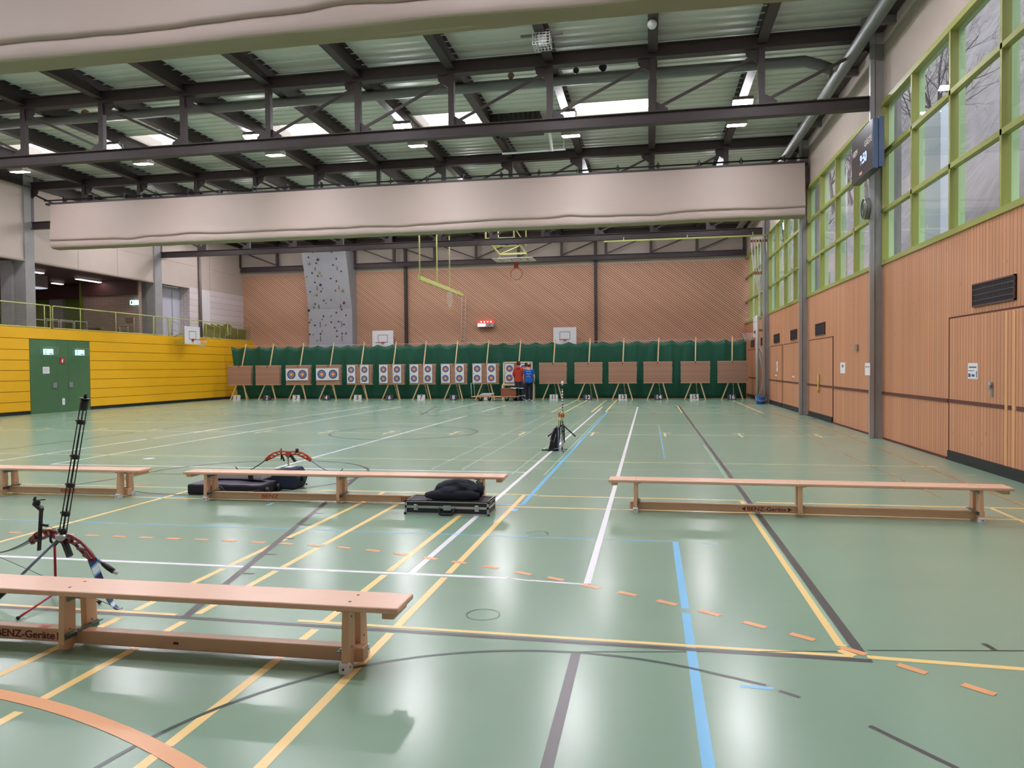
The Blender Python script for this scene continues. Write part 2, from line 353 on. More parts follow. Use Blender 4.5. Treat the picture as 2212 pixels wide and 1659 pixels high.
# ---------------------------------------------------------------- trusses
def truss(y, label, zb=6.62, back=False):
    t = T('roof_truss', label, 'roof truss', (-8.7, y, zb), 'dark steel roof trusses across the hall')
    m = MB()
    if back: ibeamX(m, -21.85, -18.2, y, zb, zb+.25); ibeamX(m, -15.45, 4.58, y, zb, zb+.25)
    else: ibeamX(m, -22.05, 4.58, y, zb, zb+.25)
    m.build('bottom_chord', STEEL, t)
    m = MB(); ibeamX(m, -22.1, 4.75, y, 8.0, 8.28, .22); m.build('top_chord', STEEL, t)
    for i, x in enumerate(PX):
        if back and -18.3 < x < -15.3: continue
        m = MB(); m.box(x-.065, x+.065, y-.06, y+.06, zb+.25, 8.0); m.build('post', STEEL, t)
        if back:
            pass
        m = MB()
        if i < 12:
            a, b = ((x, zb+.3), (PX[i+1], 7.93)) if i >= 6 else ((x, 7.93), (PX[i+1], zb+.3))
            if back and (x < -15 and PX[i+1] > -18.5): continue
            m.bar((a[0], y, a[1]), (b[0], y, b[1]), .03, .06); m.build('diagonal', STEEL, t)
            for (gx, gz) in (a, b):
                g = MB()
                sx = 1 if (gx == PX[i+1]) else -1; up = gz > 7
                zz = 8.0 if up else zb+.25
                q = [(gx, zz), (gx+sx*.32, zz), (gx+sx*.3, zz+(-.12 if up else .08)), (gx, zz+(-.32 if up else .26))]
                g.prism([(p[0], p[1]) for p in q], .02, frameM((0, y+.01, 0), (1, 0, 0), (0, 0, 1))); g.build('gusset', STEEL, t)
    return t
truss(9.62, 'dark steel roof truss nearest the camera, mostly behind the near rolled curtain')
truss(16.2, 'dark steel roof truss in full view across the upper picture, bare lower chord')
truss(23.4, 'dark steel roof truss whose lower chord is hidden by the far rolled curtain')
truss(30.6, 'dark steel roof truss just beyond the far rolled curtain, with yellow fittings below')
truss(37.32, 'dark steel truss set against the slatted back wall', 6.79, True)
# edge beams and side ducts
DUCT = mat('galvanised spiral duct', (112, 114, 112), .5, metal=.3, bump=.3, bs=30)
m = MB(); m.tube([(4.05, y, 7.74) for y in [-6+3*k for k in range(15)]], .13, 14); o = m.build('air_duct', DUCT); tag(o, 'grey round air duct running along the top of the window wall', 'air duct')
m = MB(); m.tube([(-21.85, 17.0, 8.0), (3.3, 17.0, 8.0), (3.6, 17.05, 7.92), (3.86, 17.1, 7.82)], .12, 14); o = m.build('air_duct', DUCT); tag(o, 'grey perforated ventilation tube crossing beside the bare truss', 'air duct')
GB = mat('grey bracket paint', (118, 112, 108), .6)
for i, y in enumerate([12.4, 14.3, 15.4, 18, 19.8, 21.6, 25.2, 27, 28.8, 32, 34]):
    m = MB(); m.prism([(0, 0), (-.75, 0), (-.75, .12), (0, .3)], .1, frameM((4.75, y, 7.95), (1, 0, 0), (0, 0, 1)))
    o = m.build('wall_bracket', GB); tag(o, 'grey tapering bracket under the roof edge above the windows', 'wall bracket', 'grey brackets along the window wall')

# ---------------------------------------------------------------- right wall
m = MB()
m.box(4.6, 4.8, -7, 31.0, 0, 3.47); m.box(4.6, 4.8, 33.6, 37.8, 0, 3.47); m.box(4.6, 4.8, 31.0, 33.6, 2.17, 3.47)
m.box(4.62, 4.8, -7, 37.8, 6.7, 8.6, 1)
DARK = mat('dark store room', (40, 34, 32), .8)
m.box(5.8, 5.9, 30.8, 33.8, 0, 2.4, 2); m.box(4.8, 5.9, 30.9, 31.0, 0, 2.4, 2); m.box(4.8, 5.9, 33.6, 33.7, 0, 2.4, 2); m.box(4.8, 5.9, 30.9, 33.7, 2.4, 2.45, 2); m.box(4.8, 5.9, 30.9, 33.7, -.1, 0, 2)
m.build('wall_right', [WR, BEIGE, DARK], kind='structure')
PY = [-5.4, 1.8, 9.0, 16.2, 23.4, 30.6, 37.8]
for i, y in enumerate(PY[1:-1]):
    m = MB(); m.box(4.44, 4.95, y-.12, y+.22, 0, 8.5); m.box(4.36, 4.44, y-.16, y-.08, 0, 8.3, 1)
    m.box(4.43, 4.45, y+.0, y+.1, .9 if i == 2 else .0, 3.0 if i == 2 else .02, 2)
    m.build('trim_%d' % (i+1), [CONC, mat('galvanised steel', (168, 168, 172), .4, metal=.4), WRP], kind='structure')
# windows: one per bay, deep reveals outside, panes
for i in range(6):
    y0, y1 = PY[i]+.22, PY[i+1]-.12
    w = T('window_%d' % (i+1), None, None, (4.6, (y0+y1)/2, 3.47), kind='structure')
    fr = MB(); fin = MB(); n = 4; st = (y1-y0)/n
    fr.box(4.57, 4.69, y0, y1, 3.47, 3.56); fr.box(4.57, 4.69, y0, y1, 6.62, 6.72)
    for z in (4.55, 5.68): fr.box(4.58, 4.68, y0, y1, z-.04, z+.04)
    for k in range(n+1):
        y = y0+k*st; w2 = .03; yy = min(max(y, y0+w2), y1-w2)
        fr.box(4.58, 4.70, yy-w2, yy+w2, 3.56, 6.62); fin.box(4.70, 4.80, yy-.02, yy+.02, 3.5, 6.7)
    fin.box(4.70, 4.80, y0, y1, 6.66, 6.72); fin.box(4.70, 4.9, y0, y1, 3.44, 3.5)
    fr.build('window_frame', LIME, w); fin.build('reveal', FIN, w)
    for k in range(n):
        for za, zb in ((3.56, 4.51), (4.59, 5.64), (5.72, 6.62)):
            g = MB(); a, c = y0+k*st+.03, y0+(k+1)*st-.03; g.add([(4.65, a, za), (4.65, c, za), (4.65, c, zb), (4.65, a, zb)], [(0, 1, 2, 3)]); g.build('pane', GLASS, w)
    r = MB()
    for k in (1, 3): r.tube([(5.08, y0+k*st-.75, 3.5), (5.08, y0+k*st-.75, 6.6)], .02, 6)
    r.build('rod', WHITE, w)
# doors, vents and trims of the right wall
BASEK = mat('black rubber base', (34, 36, 36), .6)
GAP = mat('dark joint', (84, 38, 24), .8)
def rdoor(n, y0, y1, z1=2.19):
    d = T('door_%d' % n, None, None, (4.6, (y0+y1)/2, 0), kind='structure')
    m = MB(); m.box(4.588, 4.6, y0, y1, 0.15, z1); m.build('door_leaf', WR, d)
    m = MB(); m.box(4.584, 4.6, y0-.02, y1+.02, z1, z1+.022); m.box(4.584, 4.6, y1, y1+.02, .15, z1); m.box(4.584, 4.6, y0-.02, y0, .15, z1); m.build('joint', GAP, d)
    m = MB(); m.box(4.56, 4.6, y0, y1, 0, .15); m.build('kick_plate', BASEK, d)
    return d
d1 = rdoor(1, 9.6, 12.63); rdoor(2, 20.13, 22.97); rdoor(3, 23.9, 27.24); rdoor(4, 27.5, 30.1); rdoor(5, 33.9, 37)
for y in (10.74, 10.53):
    m = MB(); m.box(4.58, 4.6, y-.035, y+.035, .15, 2.17); m.build('cover_strip', WRP, d1)
m = MB(); m.box(4.578, 4.6, 11.12, 11.2, 1.04, 1.24); m.build('lock_plate', mat('satin steel', (172, 164, 156), .4, metal=.5), d1)
m = MB(); m.tube([(4.57, 11.16, 1.2), (4.54, 11.16, 1.2)], [.045, .03], 12); m.tube([(4.545+.0*k, 11.16+.035*math.cos(k*PI/6), 1.2+.045*math.sin(k*PI/6)) for k in range(12)], .008, 6, closed=True); m.build('ring_handle', ALU, d1)
m = MB()
for y0, y1 in ((12.7, 15.95), (16.45, 20.1), (23.05, 23.2), (27.3, 27.45), (30.15, 30.4)): m.box(4.57, 4.6, y0, y1, .0, .03)
m.build('baseboard_right', GAP, kind='structure')
STRIPE = mat('dark brown wall stripe', (98, 54, 46), .7)
m = MB()
for y0, y1 in ((8.2, 10.46), (10.60, 10.69), (10.8, 12.62), (12.68, 16.03), (16.4, 23.2), (23.7, 30.4), (31.9+2, 36.5)): m.box(4.58, 4.6, y0, y1, .89, .945)
m.build('trim_10', STRIPE, kind='structure')
VENT = mat('dark vent metal', (66, 60, 66), .5); VF = mat('vent frame', (92, 62, 56), .5)
VP = ['near the camera', 'third bay', 'second', 'x', 'x', 'x']
vl = ['largest dark vent grille high on the planked wall, nearest the camera', 'dark vent grille on the planks just past the column with the scoreboard', 'dark square vent grille beyond the second visible column', 'dark square vent grille nearest the white net pole', 'small dark vent grille right beside the net pole', 'small dark vent grille at the edge of the green net']
for i, (y0, y1) in enumerate(((10.51, 11.78), (20.99, 22.11), (24.84, 25.85), (28.08, 29.19), (31.6, 32.5), (34.6, 35.6))):
    v = T('vent_grille', vl[i], 'vent grille', (4.6, (y0+y1)/2, 2.31), 'vent grilles on the planked wall')
    m = MB(); za, zb = (2.3, 2.63)
    m.box(4.57, 4.6, y0, y1, za, za+.02); m.box(4.57, 4.6, y0, y1, zb-.02, zb); m.box(4.57, 4.6, y0, y0+.02, za, zb); m.box(4.57, 4.6, y1-.02, y1, za, zb); m.build('frame', VF, v)
    m = MB(); m.box(4.59, 4.6, y0, y1, za, zb)
    for k in range(1, 4): m.box(4.575, 4.59, y0, y1, za+k*.08, za+k*.08+.012)
    k = y0+.03
    while k < y1-.02: m.box(4.58, 4.588, k, k+.012, za, zb); k += .03
    m.build('grille', VENT, v)

# ---------------------------------------------------------------- back wall
m = MB(); m.box(-22.3, 4.9, 37.6, 37.8, 0, 6.62); m.box(-22.3, 4.9, 37.6, 37.8, 6.62, 8.7, 1); m.build('wall_back', [WB, BEIGE], kind='structure')
m = MB(); m.box(-12.62, -12.48, 37.42, 37.6, 0, 8.0); m.box(-2.70, -2.55, 37.42, 37.6, 0, 8.0); m.build('trim_11', STEEL, kind='structure')
m = MB(); m.box(-22.3, 4.9, -7.2, -7, 0, 8.7); m.build('wall_behind', BEIGE, kind='structure')
# ---------------------------------------------------------------- left side: yellow front, gallery, upper wall
ys = [.12, .45, .81, 1.18, 1.54, 1.9, 2.26, 2.65, 3.03]
m = MB()
for i in range(8):
    for a, c in ((-7, 22.54), (25.4, 37.6)) if i < 7 else ((-7, 37.6),):
        m.box(-21.34, -21.3, a, c, ys[i]+.008, ys[i+1]-.008)
m.box(-21.47, -21.34, -7, 22.54, .1, 3.02, 1); m.box(-21.47, -21.34, 25.4, 37.6, .1, 3.02, 1); m.box(-21.47, -21.37, 22.54, 25.4, 0, 3.02, 1); m.box(-21.47, -21.3, -7, 37.6, 3.02, 3.035); m.box(-21.47, -21.35, -7, 22.54, 0, .12, 2); m.box(-21.47, -21.35, 25.4, 37.6, 0, .12, 2)
m.build('wall_left', [YEL, GAP, BASEK], kind='structure')
GD = mat('green door paint', (72, 108, 72), .55, var=.05, vs=3)
d = T('door_6', None, None, (-21.3, 24, 0), kind='structure')
m = MB(); m.box(-21.36, -21.3, 22.56, 23.78, .005, 2.64); m.build('door_leaf', GD, d)
m = MB(); m.box(-21.36, -21.3, 23.785, 24.3, .005, 2.64); m.build('door_leaf', GD, d)
m = MB(); m.box(-21.36, -21.3, 24.305, 25.38, .005, 2.64); m.build('door_leaf', GD, d)
m = MB()
for y in (23.63, 24.39): m.box(-21.3, -21.27, y-.09, y+.09, .9, 1.09)
m.build('handle_plate', mat('grey steel plate', (150, 150, 156), .4, metal=.4), d)
EX = mat('lit exit light', (190, 240, 240), .4, emit=1.6); CAGE = mat('grey wire', (150, 160, 150), .4, metal=.4); EG = mat('exit green', (40, 130, 110), .5)
for y, wh in ((23.28, 'left'), (24.78, 'right')):
    e = T('exit_light', 'lit exit light in a grey wire cage at upper %s of the green doors' % wh, 'exit light', (-21.3, y, 2.15), 'caged exit lights over the green doors')
    m = MB(); m.box(-21.3, -21.12, y-.13, y+.13, 2.1, 2.3); m.build('lamp_box', EX, e)
    m = MB(); m.box(-21.125, -21.115, y-.05, y+.05, 2.11, 2.14); m.build('pictogram', EG, e)
    m = MB()
    for k in range(6): z = 2.08+.055*k; m.tube([(-21.3, y-.28, z), (-21.06, y-.28, z), (-21.06, y+.28, z), (-21.3, y+.28, z)], .007, 5)
    for yy in (-.28, 0, .28): m.tube([(-21.06, y+yy, 2.08), (-21.06, y+yy, 2.355)], .007, 5)
    m.build('wire_cage', CAGE, e)
f = T('fire_extinguisher_sign', 'small square red fire extinguisher sign on the green doors', 'sign', (-21.3, 24.0, 1.8))
m = MB(); m.box(-21.295, -21.28, 23.89, 24.11, 1.78, 2.0); m.build('panel', mat('sign red', (176, 44, 56), .5), f)
m = MB(); m.ball((-21.28, 24.0, 1.87), (.004, .04, .065), 8, 6); m.tube([(-21.278, 23.99, 1.93), (-21.278, 24.0, 1.965), (-21.278, 24.04, 1.95), (-21.278, 24.05, 1.9)], .008, 5); m.build('pictogram', PW(), f)
def paper(label, x, y0, y1, z0, z1, nx, rows, blue=False):
    p = T('paper_notice', label, 'notice', (x, (y0+y1)/2, z0)); m = MB(); m.box(min(x, x+nx*.004), max(x, x+nx*.004), y0, y1, z0, z1); m.build('sheet', PW(), p)
    m = MB(); h = z1-z0; xx = x+nx*.005; w = y1-y0
    for i, (za, zb, a, c) in enumerate(rows): m.box(min(xx, xx+nx*.001), max(xx, xx+nx*.001), y0+w*a, y0+w*c, z0+h*za, z0+h*zb)
    m.build('print', mat('print ink blue', (70, 90, 130), .8) if blue else mat('print ink grey', (130, 128, 140), .8), p); return p
paper('white notice sheet on the left leaf of the green doors', -21.3, 23.11, 23.41, 1.42, 1.66, 1, [(.2+.17*k, .23+.17*k, .12, .7+.1*(k % 2)) for k in range(4)])
paper('small white label low on the green doors', -21.3, 23.98, 24.1, .26, .5, 1, [(.3, .7, .45, .55)])
paper('white taped notice with blue print on the nearest plank door', 4.588, 11.61, 11.93, 1.27, 1.5, -1, [(.7, .78, .1, .9), (.5, .54, .35, .95), (.12, .34, .72, .95), (.15, .3, .3, .6), (.1, .5, .06, .14)], True)
paper('narrow white notice on the planks between column and yellow strap', 4.6, 18.95, 19.4, 1.28, 1.54, -1, [(.55, .8, .3, .7)])
paper('white notice wrapped on the galvanised column edge', 4.36, 16.02, 16.38, 1.27, 1.52, -1, [(.65, .72, .1, .9)])
paper('thin white vertical notice on the farthest plank door', 4.588, 28.4, 28.65, 1.26, 1.62, -1, [(.3, .7, .4, .6)])
h = T('door_strap', 'yellow strap hanging from the plank door handle', 'strap', (4.58, 21.6, .72))
m = MB(); m.tube([(4.56, 21.6, 1.2), (4.55, 21.62, 1.0), (4.55, 21.58, .85), (4.55, 21.62, .73)], .025, 6); m.build('strap', mat('yellow strap', (214, 186, 80), .7), h)
m = MB(); m.tube([(4.58, 21.62, 1.22), (4.53, 21.6, 1.2), (4.58, 21.55, 1.16)], .012, 6); m.build('buckle', ALU, h)
for y, l in ((28.6, 'small bright door latch on the farthest plank door'), (25.3, 'small bright door latch on the plank door right of the tape notice')):
    m = MB(); m.tube([(4.6, y-.08, 1.08), (4.55, y, 1.12), (4.55, y+.1, 1.1)], .018, 6); tag(m.build('door_latch', WHITE), l, 'latch')
m = MB(); m.box(4.56, 4.6, 17.78, 17.98, 1.8, 1.94); o = m.build('wall_socket', mat('grey socket', (150, 130, 120), .5)); tag(o, 'small grey box on the planks left of the galvanised column', 'wall box')

# ---------------------------------------------------------------- gallery and upper left wall
BRW = brickmat('white block wall', (214, 200, 200), (168, 152, 152), (PI/2, 0, PI/2))
BRG = brickmat('gallery brick', (166, 143, 128), (134, 112, 100), (PI/2, 0, 0), .4, .12)
BROWN = mat('dark red brown ceiling', (84, 52, 46), .6)
m = MB(); m.box(-22.1, -21.9, -7, 32.75, 5.47, 8.7); m.box(-22.5, -21.9, 32.75, 37.8, 5.52, 8.7); m.box(-22.5, -21.9, 32.75, 37.8, 2.9, 5.52, 1)
m.box(-21.9, -21.87, 33.62, 34.4, 3.03, 5.5, 2); m.box(-21.9, -21.89, 33.62, 34.4, 5.5, 8.3, 0)
m.build('wall_left_upper', [BEIGE, BRW, mat('white plaster', (222, 214, 216), .7)], kind='structure')
m = MB()
for y in (25.6, 27.8, 34.45): m.box(-21.9, -21.892, y, y+.012, 5.5, 8.3)
m.box(-21.9, -21.892, 24, 37.6, 6.58, 6.59); m.box(-22.1, -21.86, -7, 30.1, 5.44, 5.5)
m.build('trim_12', mat('panel joint', (166, 150, 141), .8), kind='structure')
for i, (y0, y1) in enumerate(((15.8, 16.25), (23.03, 23.45), (30.1, 30.6))):
    m = MB(); m.box(-22.3, -21.84, y0, y1, 3.03, 8.5); m.box(-22.76, -22.31, y0-.13 if i == 1 else y0+.05, y1+.1, 3.03, 5.47); m.build('trim_%d' % (13+i), CONC, kind='structure')
m = MB(); m.box(-31, -21.43, -7, 37.6, 2.9, 3.02); m.build('floor_gallery', CONC, kind='structure')
m = MB(); m.box(-31, -22.1, -7, 37.6, 5.5, 5.6); m.build('ceiling_gallery', BROWN, kind='structure')
m = MB(); m.box(-25.1, -22.3, 29.5, 29.6, 4.86, 5.5); m.build('trim_20', BROWN, kind='structure'); m = MB(); m.box(-31, -25.1, 30.7, 30.8, 4.9, 5.5); m.build('trim_21', BROWN, kind='structure')
GRW = mat('olive green wall', (112, 132, 34), .7); PALE = mat('pale wall', (178, 168, 166), .8)
m = MB(); m.box(-25.08, -22.3, 29.6, 29.8, 3.03, 5.5); m.box(-25.3, -25.08, 29.6, 31, 3.03, 5.5, 1); m.box(-31, -25.3, 31, 31.1, 3.03, 5.5, 1)
m.box(-28.0, -27.25, 30.85, 31, 3.03, 4.95, 2); m.box(-30.6, -29.6, 30.85, 31, 3.03, 5.5, 2); m.build('wall_gallery_end', [BRG, GRW, PALE], kind='structure')
m = MB(); m.box(-31.1, -31, -7, 31.1, 3.03, 5.5); m.build('wall_gallery_back', PALE, kind='structure')
m = MB(); m.box(-22.6, -22.42, 30.7, 32.85, 3.03, 5.46); m.box(-22.42, -22.41, 32.1, 32.14, 3.03, 5.3, 1); m.build('door_7', [mat('pale grey sliding door', (188, 188, 200), .5), mat('door joint', (120, 120, 128), .6)], kind='structure')
m = MB(); m.tube([(-21.82, 33.5, 3.03), (-21.82, 33.5, 8.2)], .075, 10); o = m.build('down_pipe', mat('grey brown pipe', (132, 116, 112), .5)); tag(o, 'grey brown vertical pipe on the upper left wall beside the white pilaster', 'pipe')
EMI = mat('lit gallery lamp', (255, 232, 232), .4, emit=9)
g = T('gallery_lamp', 'long lit strip lamp on the dark gallery ceiling', 'ceiling lamp', (-24.05, 28.7, 5.4)); m = MB(); m.box(-24.15, -23.95, 28.0, 29.4, 5.44, 5.5); m.build('housing', WHITE, g); m = MB(); m.box(-24.13, -23.97, 28.02, 29.38, 5.42, 5.44); m.build('tube', EMI, g)
for x, y, l in ((-23.88, 25.74, 'small lit oval lamp beside the gallery pillar'), (-26.08, 29.23, 'small lit oval lamp behind the drum lamp')):
    g = T('gallery_lamp', l, 'ceiling lamp', (x, y, 5.4)); m = MB(); m.box(x-.1, x+.1, y-.28, y+.28, 5.43, 5.5); m.build('housing', WHITE, g); m = MB(); m.box(x-.09, x+.09, y-.26, y+.26, 5.41, 5.43); m.build('tube', EMI, g)
g = T('drum_lamp', 'large grey drum lamp with a pale lit underside in the gallery', 'drum lamp', (-25.55, 27, 5.47))
m = MB(); m.tube([(-25.55, 27, 5.0), (-25.55, 27, 5.495)], .75, 32, caps=False); m.build('lamp_shade', mat('grey felt shade', (122, 108, 108), .9), g)
m = MB(); m.tube([(-25.55, 27, 5.01), (-25.55, 27, 5.03)], .74, 32); m.build('diffuser', mat('drum diffuser', (210, 214, 236), .6, emit=.7), g)
for y in (8, 16, 21.5): # gallery lamps further along
    g = T('gallery_lamp', 'strip lamp on the gallery ceiling left of the picture edge', 'ceiling lamp', (-24, y, 5.4), group='gallery strip lamps'); m = MB(); m.box(-24.1, -23.9, y-.7, y+.7, 5.42, 5.5); m.build('tube', EMI, g)
e = T('exit_light', 'lit exit sign on the brick wall of the gallery', 'exit light', (-22.46, 29.6, 4.4)); m = MB(); m.box(-22.66, -22.3, 29.5, 29.6, 4.42, 4.62); m.build('lamp_box', EX, e); m = MB(); m.box(-22.6, -22.54, 29.492, 29.5, 4.46, 4.58); m.build('pictogram', EG, e)
# railing
def rail(y0, y1, label, posts, mesh=True):
    r = T('railing_panel', label, 'railing', (-21.4, y0, 3.04), 'railing along the gallery edge')
    m = MB(); m.tube([(-21.4, y0, 3.07), (-21.4, y0, 3.86), (-21.4, y0+.03, 3.88), (-21.4, y1-.03, 3.88), (-21.4, y1, 3.86), (-21.4, y1, 3.07)], .022, 8, closed=True); m.build('frame', RAILM, r)
    for p in posts: m = MB(); m.tube([(-21.4, p, 3.04), (-21.4, p, 3.87)], .018, 6); m.build('post', RAILM, r)
    if mesh:
        m = MB(); z = 3.12
        while z < 3.86: m.tube([(-21.4, y0, z), (-21.4, y1, z)], .0035, 3); z += .045
        m.build('wire_mesh', mat('thin rail wire', (150, 150, 110), .5), r)
rail(17, 23.62, 'pale green gallery railing panel at the left picture edge', (19, 21.3, 23.35))
rail(23.72, 29.32, 'long pale green gallery railing panel above the green doors', (25.07, 27))
rail(29.38, 30.32, 'short pale green railing gate left of the stairs', ())
rail(30.4, 37.5, 'pale green railing panel in front of the leaning frames', (30.6, 31.17, 33.3, 35.2), False)
m = MB()
for dz in (0, -.45): m.tube([(-21.5, 30.7, 3.8+dz*.9), (-21.5, 32.2, 3.35+dz*.6)], .018, 6)
m.tube([(-21.5, 30.7, 3.04), (-21.5, 30.7, 3.8)], .018, 6); m.tube([(-21.5, 32.2, 3.04), (-21.5, 32.2, 3.4)], .018, 6)
o = m.build('stair_handrail', RAILM); tag(o, 'sloping pale green stair handrail behind the left wall hoop', 'handrail')
# leaning green frames
NETG = mat('olive mesh sheet', (120, 118, 60), .8)
proto = T('mesh_frame', 'x', 'mesh frame', (0, 0, 0), 'green mesh frames leaning on the gallery'); m = MB(); m.tube([(0, -.45, .02), (0, .45, .02), (0, .45, .68), (0, -.45, .68)], .016, 6, closed=True); m.build('frame', RAILM, proto)
m = MB(); m.box(-.003, .003, -.44, .44, .03, .67); m.build('mesh_sheet', NETG, proto)
fl_ = ['leftmost green mesh frame in the pile', 'green mesh frame, second from the left in the pile', 'green mesh frame, third from left in the pile', 'strongly tilted green mesh frame in the middle of the pile', 'green mesh frame just right of the pile middle', 'upright green mesh frame near the pile right end', 'rightmost green mesh frame against the slatted wall']
for i, (y, a, x) in enumerate(((33.7, .14, -21.55), (34.3, .16, -21.6), (34.9, .2, -21.65), (35.4, -.35, -21.7), (35.8, .45, -21.75), (36.4, .05, -21.72), (37.0, 0, -21.68))):
    o = proto if i == 0 else dup(proto); o.location = (x, y, 3.04+.44*abs(math.sin(a))); o.rotation_euler = (-a, .04, 0); o['label'] = fl_[i]; o.scale = (1, 1, .93)
# gallery furniture
WBR = wood('stacked brown boards', (120, 88, 62), (0, 0, 1), .05, (70, 48, 34), .2, .2)
m = MB()
for i in range(7): m.box(-23.6+.04*random.random(), -22.9, 27.9+.1*random.random(), 29.0+.1*random.random(), 3.03+.045*i, 3.065+.045*i)
o = m.build('board_stack', WBR); tag(o, 'low stack of brown boards on the gallery floor before the brick wall', 'boards', kind='stuff')
CH = mat('pale steel tube', (190, 180, 170), .4, metal=.3)
for i, (y, l) in enumerate(((25.0, 'leftmost wheeled rack with brown boards behind the railing'), (25.75, 'pale tube rack just right of the railing gap'), (26.5, 'pale tube rack in front of the olive wall'))):
    t = T('tube_rack', l, 'rack', (-22.9, y, 3.03), 'racks on the gallery'); m = MB(); m.tube([(-22.6, y-.33, 3.03), (-22.6, y-.33, 3.5), (-22.6, y+.33, 3.5), (-22.6, y+.33, 3.03)], .018, 6); m.tube([(-23.2, y-.33, 3.03), (-23.2, y-.33, 3.5), (-23.2, y+.33, 3.5), (-23.2, y+.33, 3.03)], .018, 6); m.build('frame', CH, t)
    m = MB(); m.box(-23.25, -22.63, y-.31, y+.31, 3.03, 3.17); m.build('boards', WBR, t)
t = T('chair', 'small dark chair on the gallery below the lit exit sign', 'chair', (-22.6, 29.2, 3.03))
m = MB(); m.box(-22.8, -22.4, 29.0, 29.4, 3.42, 3.46); m.build('seat', WBR, t); m = MB(); m.box(-22.8, -22.4, 29.36, 29.4, 3.6, 3.85); m.build('backrest', WBR, t)
for x, y in ((-22.8, 29.0), (-22.4, 29.0), (-22.8, 29.4), (-22.4, 29.4)): m = MB(); m.tube([(x, y, 3.03), (x, y, 3.45 if y < 29.2 else 3.84)], .012, 6); m.build('leg', CH, t)

# ---------------------------------------------------------------- divider curtains rolled up below the trusses
CURT = mat('beige curtain vinyl', (183, 165, 157), .55, var=.015, vs=.7); CURG = mat('curtain underside vinyl', (178, 164, 136), .6)
def curtain(y, label, seed, nx=360, x0=-20.62, x1=4.45):
    t = T('divider_curtain', label, 'divider curtain', ((x0+x1)/2, y, 5.8), 'rolled up hall divider curtains')
    prof = [(7.33, 0), (7.0, -.005), (6.7, -.012), (6.45, -.02), (6.3, -.03), (6.2, -.045), (6.12, -.055), (6.085, -.05), (6.07, -.02), (6.06, .015), (6.045, .01), (6.02, -.01), (5.97, -.02), (5.9, -.02), (5.85, -.01), (5.83, .01), (5.825, .03)]
    under = []
    for k in range(6):
        a = .035+.055*k; under += [(5.865, a), (5.80-.012*(k % 2), a+.028)]
    full = prof+under+[(5.86, .37), (6.2, .385), (7.33, .36)]
    vs = []; mi = []
    for i in range(nx+1):
        x = x0+(x1-x0)*i/nx
        wob = noise.noise((x*.35, seed, 0))*.05+noise.noise((x*1.7, seed, 3))*.018
        sg = 0
        for k in range(5):
            cx = x0+2.0+k*5.1+1.6*math.sin(seed*3+k*2.1); d = (x-cx); sg += math.exp(-(d*2.2)**2)*(.05 if k % 2 else -.045)
        for j, (z, yy) in enumerate(full):
            f = max(0, min(1, (7.3-z)/1.1))
            w = noise.noise((x*.55+z*.5, z*1.1, seed))*.05*f+noise.noise((x*2.1, z*4, seed+9))*.008*f
            zz = z
            if j < 17 and 5.95 < z < 6.25: zz += wob+sg
            elif z < 5.95: zz += wob*.35+(noise.noise((x*3, j*.7, seed))*.006 if j > 15 else 0)
            vs.append((x, y+yy+(w if j < 26 else 0), zz))
    n = len(full); b = MB()
    fs = [(i*n+j, i*n+j+1, (i+1)*n+j+1, (i+1)*n+j) for i in range(nx) for j in range(n-1)]
    b.add(vs, fs, 0, True); b.mi = [1 if 15 <= (k % (n-1)) <= n-4 else 0 for k in range(len(fs))]
    b.add([vs[j] for j in range(n)], [tuple(range(n))], 0); b.add([vs[nx*n+j] for j in range(n)], [tuple(range(n))], 0)
    b.build('sheet', [CURT, CURG], t)
    m = MB(); m.box(x0-.2, x1+.1, y+.02, y+.34, 7.33, 7.4); m.build('top_rail', STEEL, t)
    m = MB(); m.tube([(x0-.3, y+.1, 7.5), (x1+.1, y+.1, 7.5)], .025, 8); m.build('drive_shaft', BLACK, t)
    for k in range(21):
        x = x0+.5+k*1.2; m = MB(); m.box(x-.015, x+.015, y+.04, y+.2, 7.4, 7.6); m.tube([(x-.05, y+.1, 7.5), (x+.05, y+.1, 7.5)], .05, 8); m.build('shaft_bearing', BLACK, t)
    return t
curtain(9.0, 'huge beige divider curtain rolled up across the top of the picture, nearest the camera', 2)
curtain(22.85, 'long beige divider curtain rolled up farther down the hall', 5)

# ---------------------------------------------------------------- hall lamps
LAMPE = mat('lit lamp diffuser', (250, 248, 255), .4, emit=LAMP_POWER); HOUS = mat('lamp housing', (150, 140, 132), .5)
def lamp_proto(tilt):
    t = T('ceiling_floodlight', 'x', 'ceiling lamp', (0, 0, 0), 'lit ceiling floodlights under the purlins'); R = Matrix.Rotation(tilt, 4, 'X')
    m = MB(); m.box(-.25, .25, -.17, .17, -.04, .06, 0, R); m.build('housing', HOUS, t)
    m = MB(); m.box(-.23, .23, -.15, .15, -.05, -.041, 0, R); m.build('diffuser', LAMPE, t)
    m = MB(); m.box(-.27, -.26, -.03, .03, 0, .1); m.box(.26, .27, -.03, .03, 0, .1); m.box(-.02, .02, -.02, .02, .06, .2); m.box(-.27, .27, -.03, .03, .09, .1); m.build('bracket', HOUS, t)
    return t
NTH = ['nearest the windows', 'second from the windows', 'third from the windows', 'fourth from the windows', 'fifth from the windows', 'farthest from the windows']
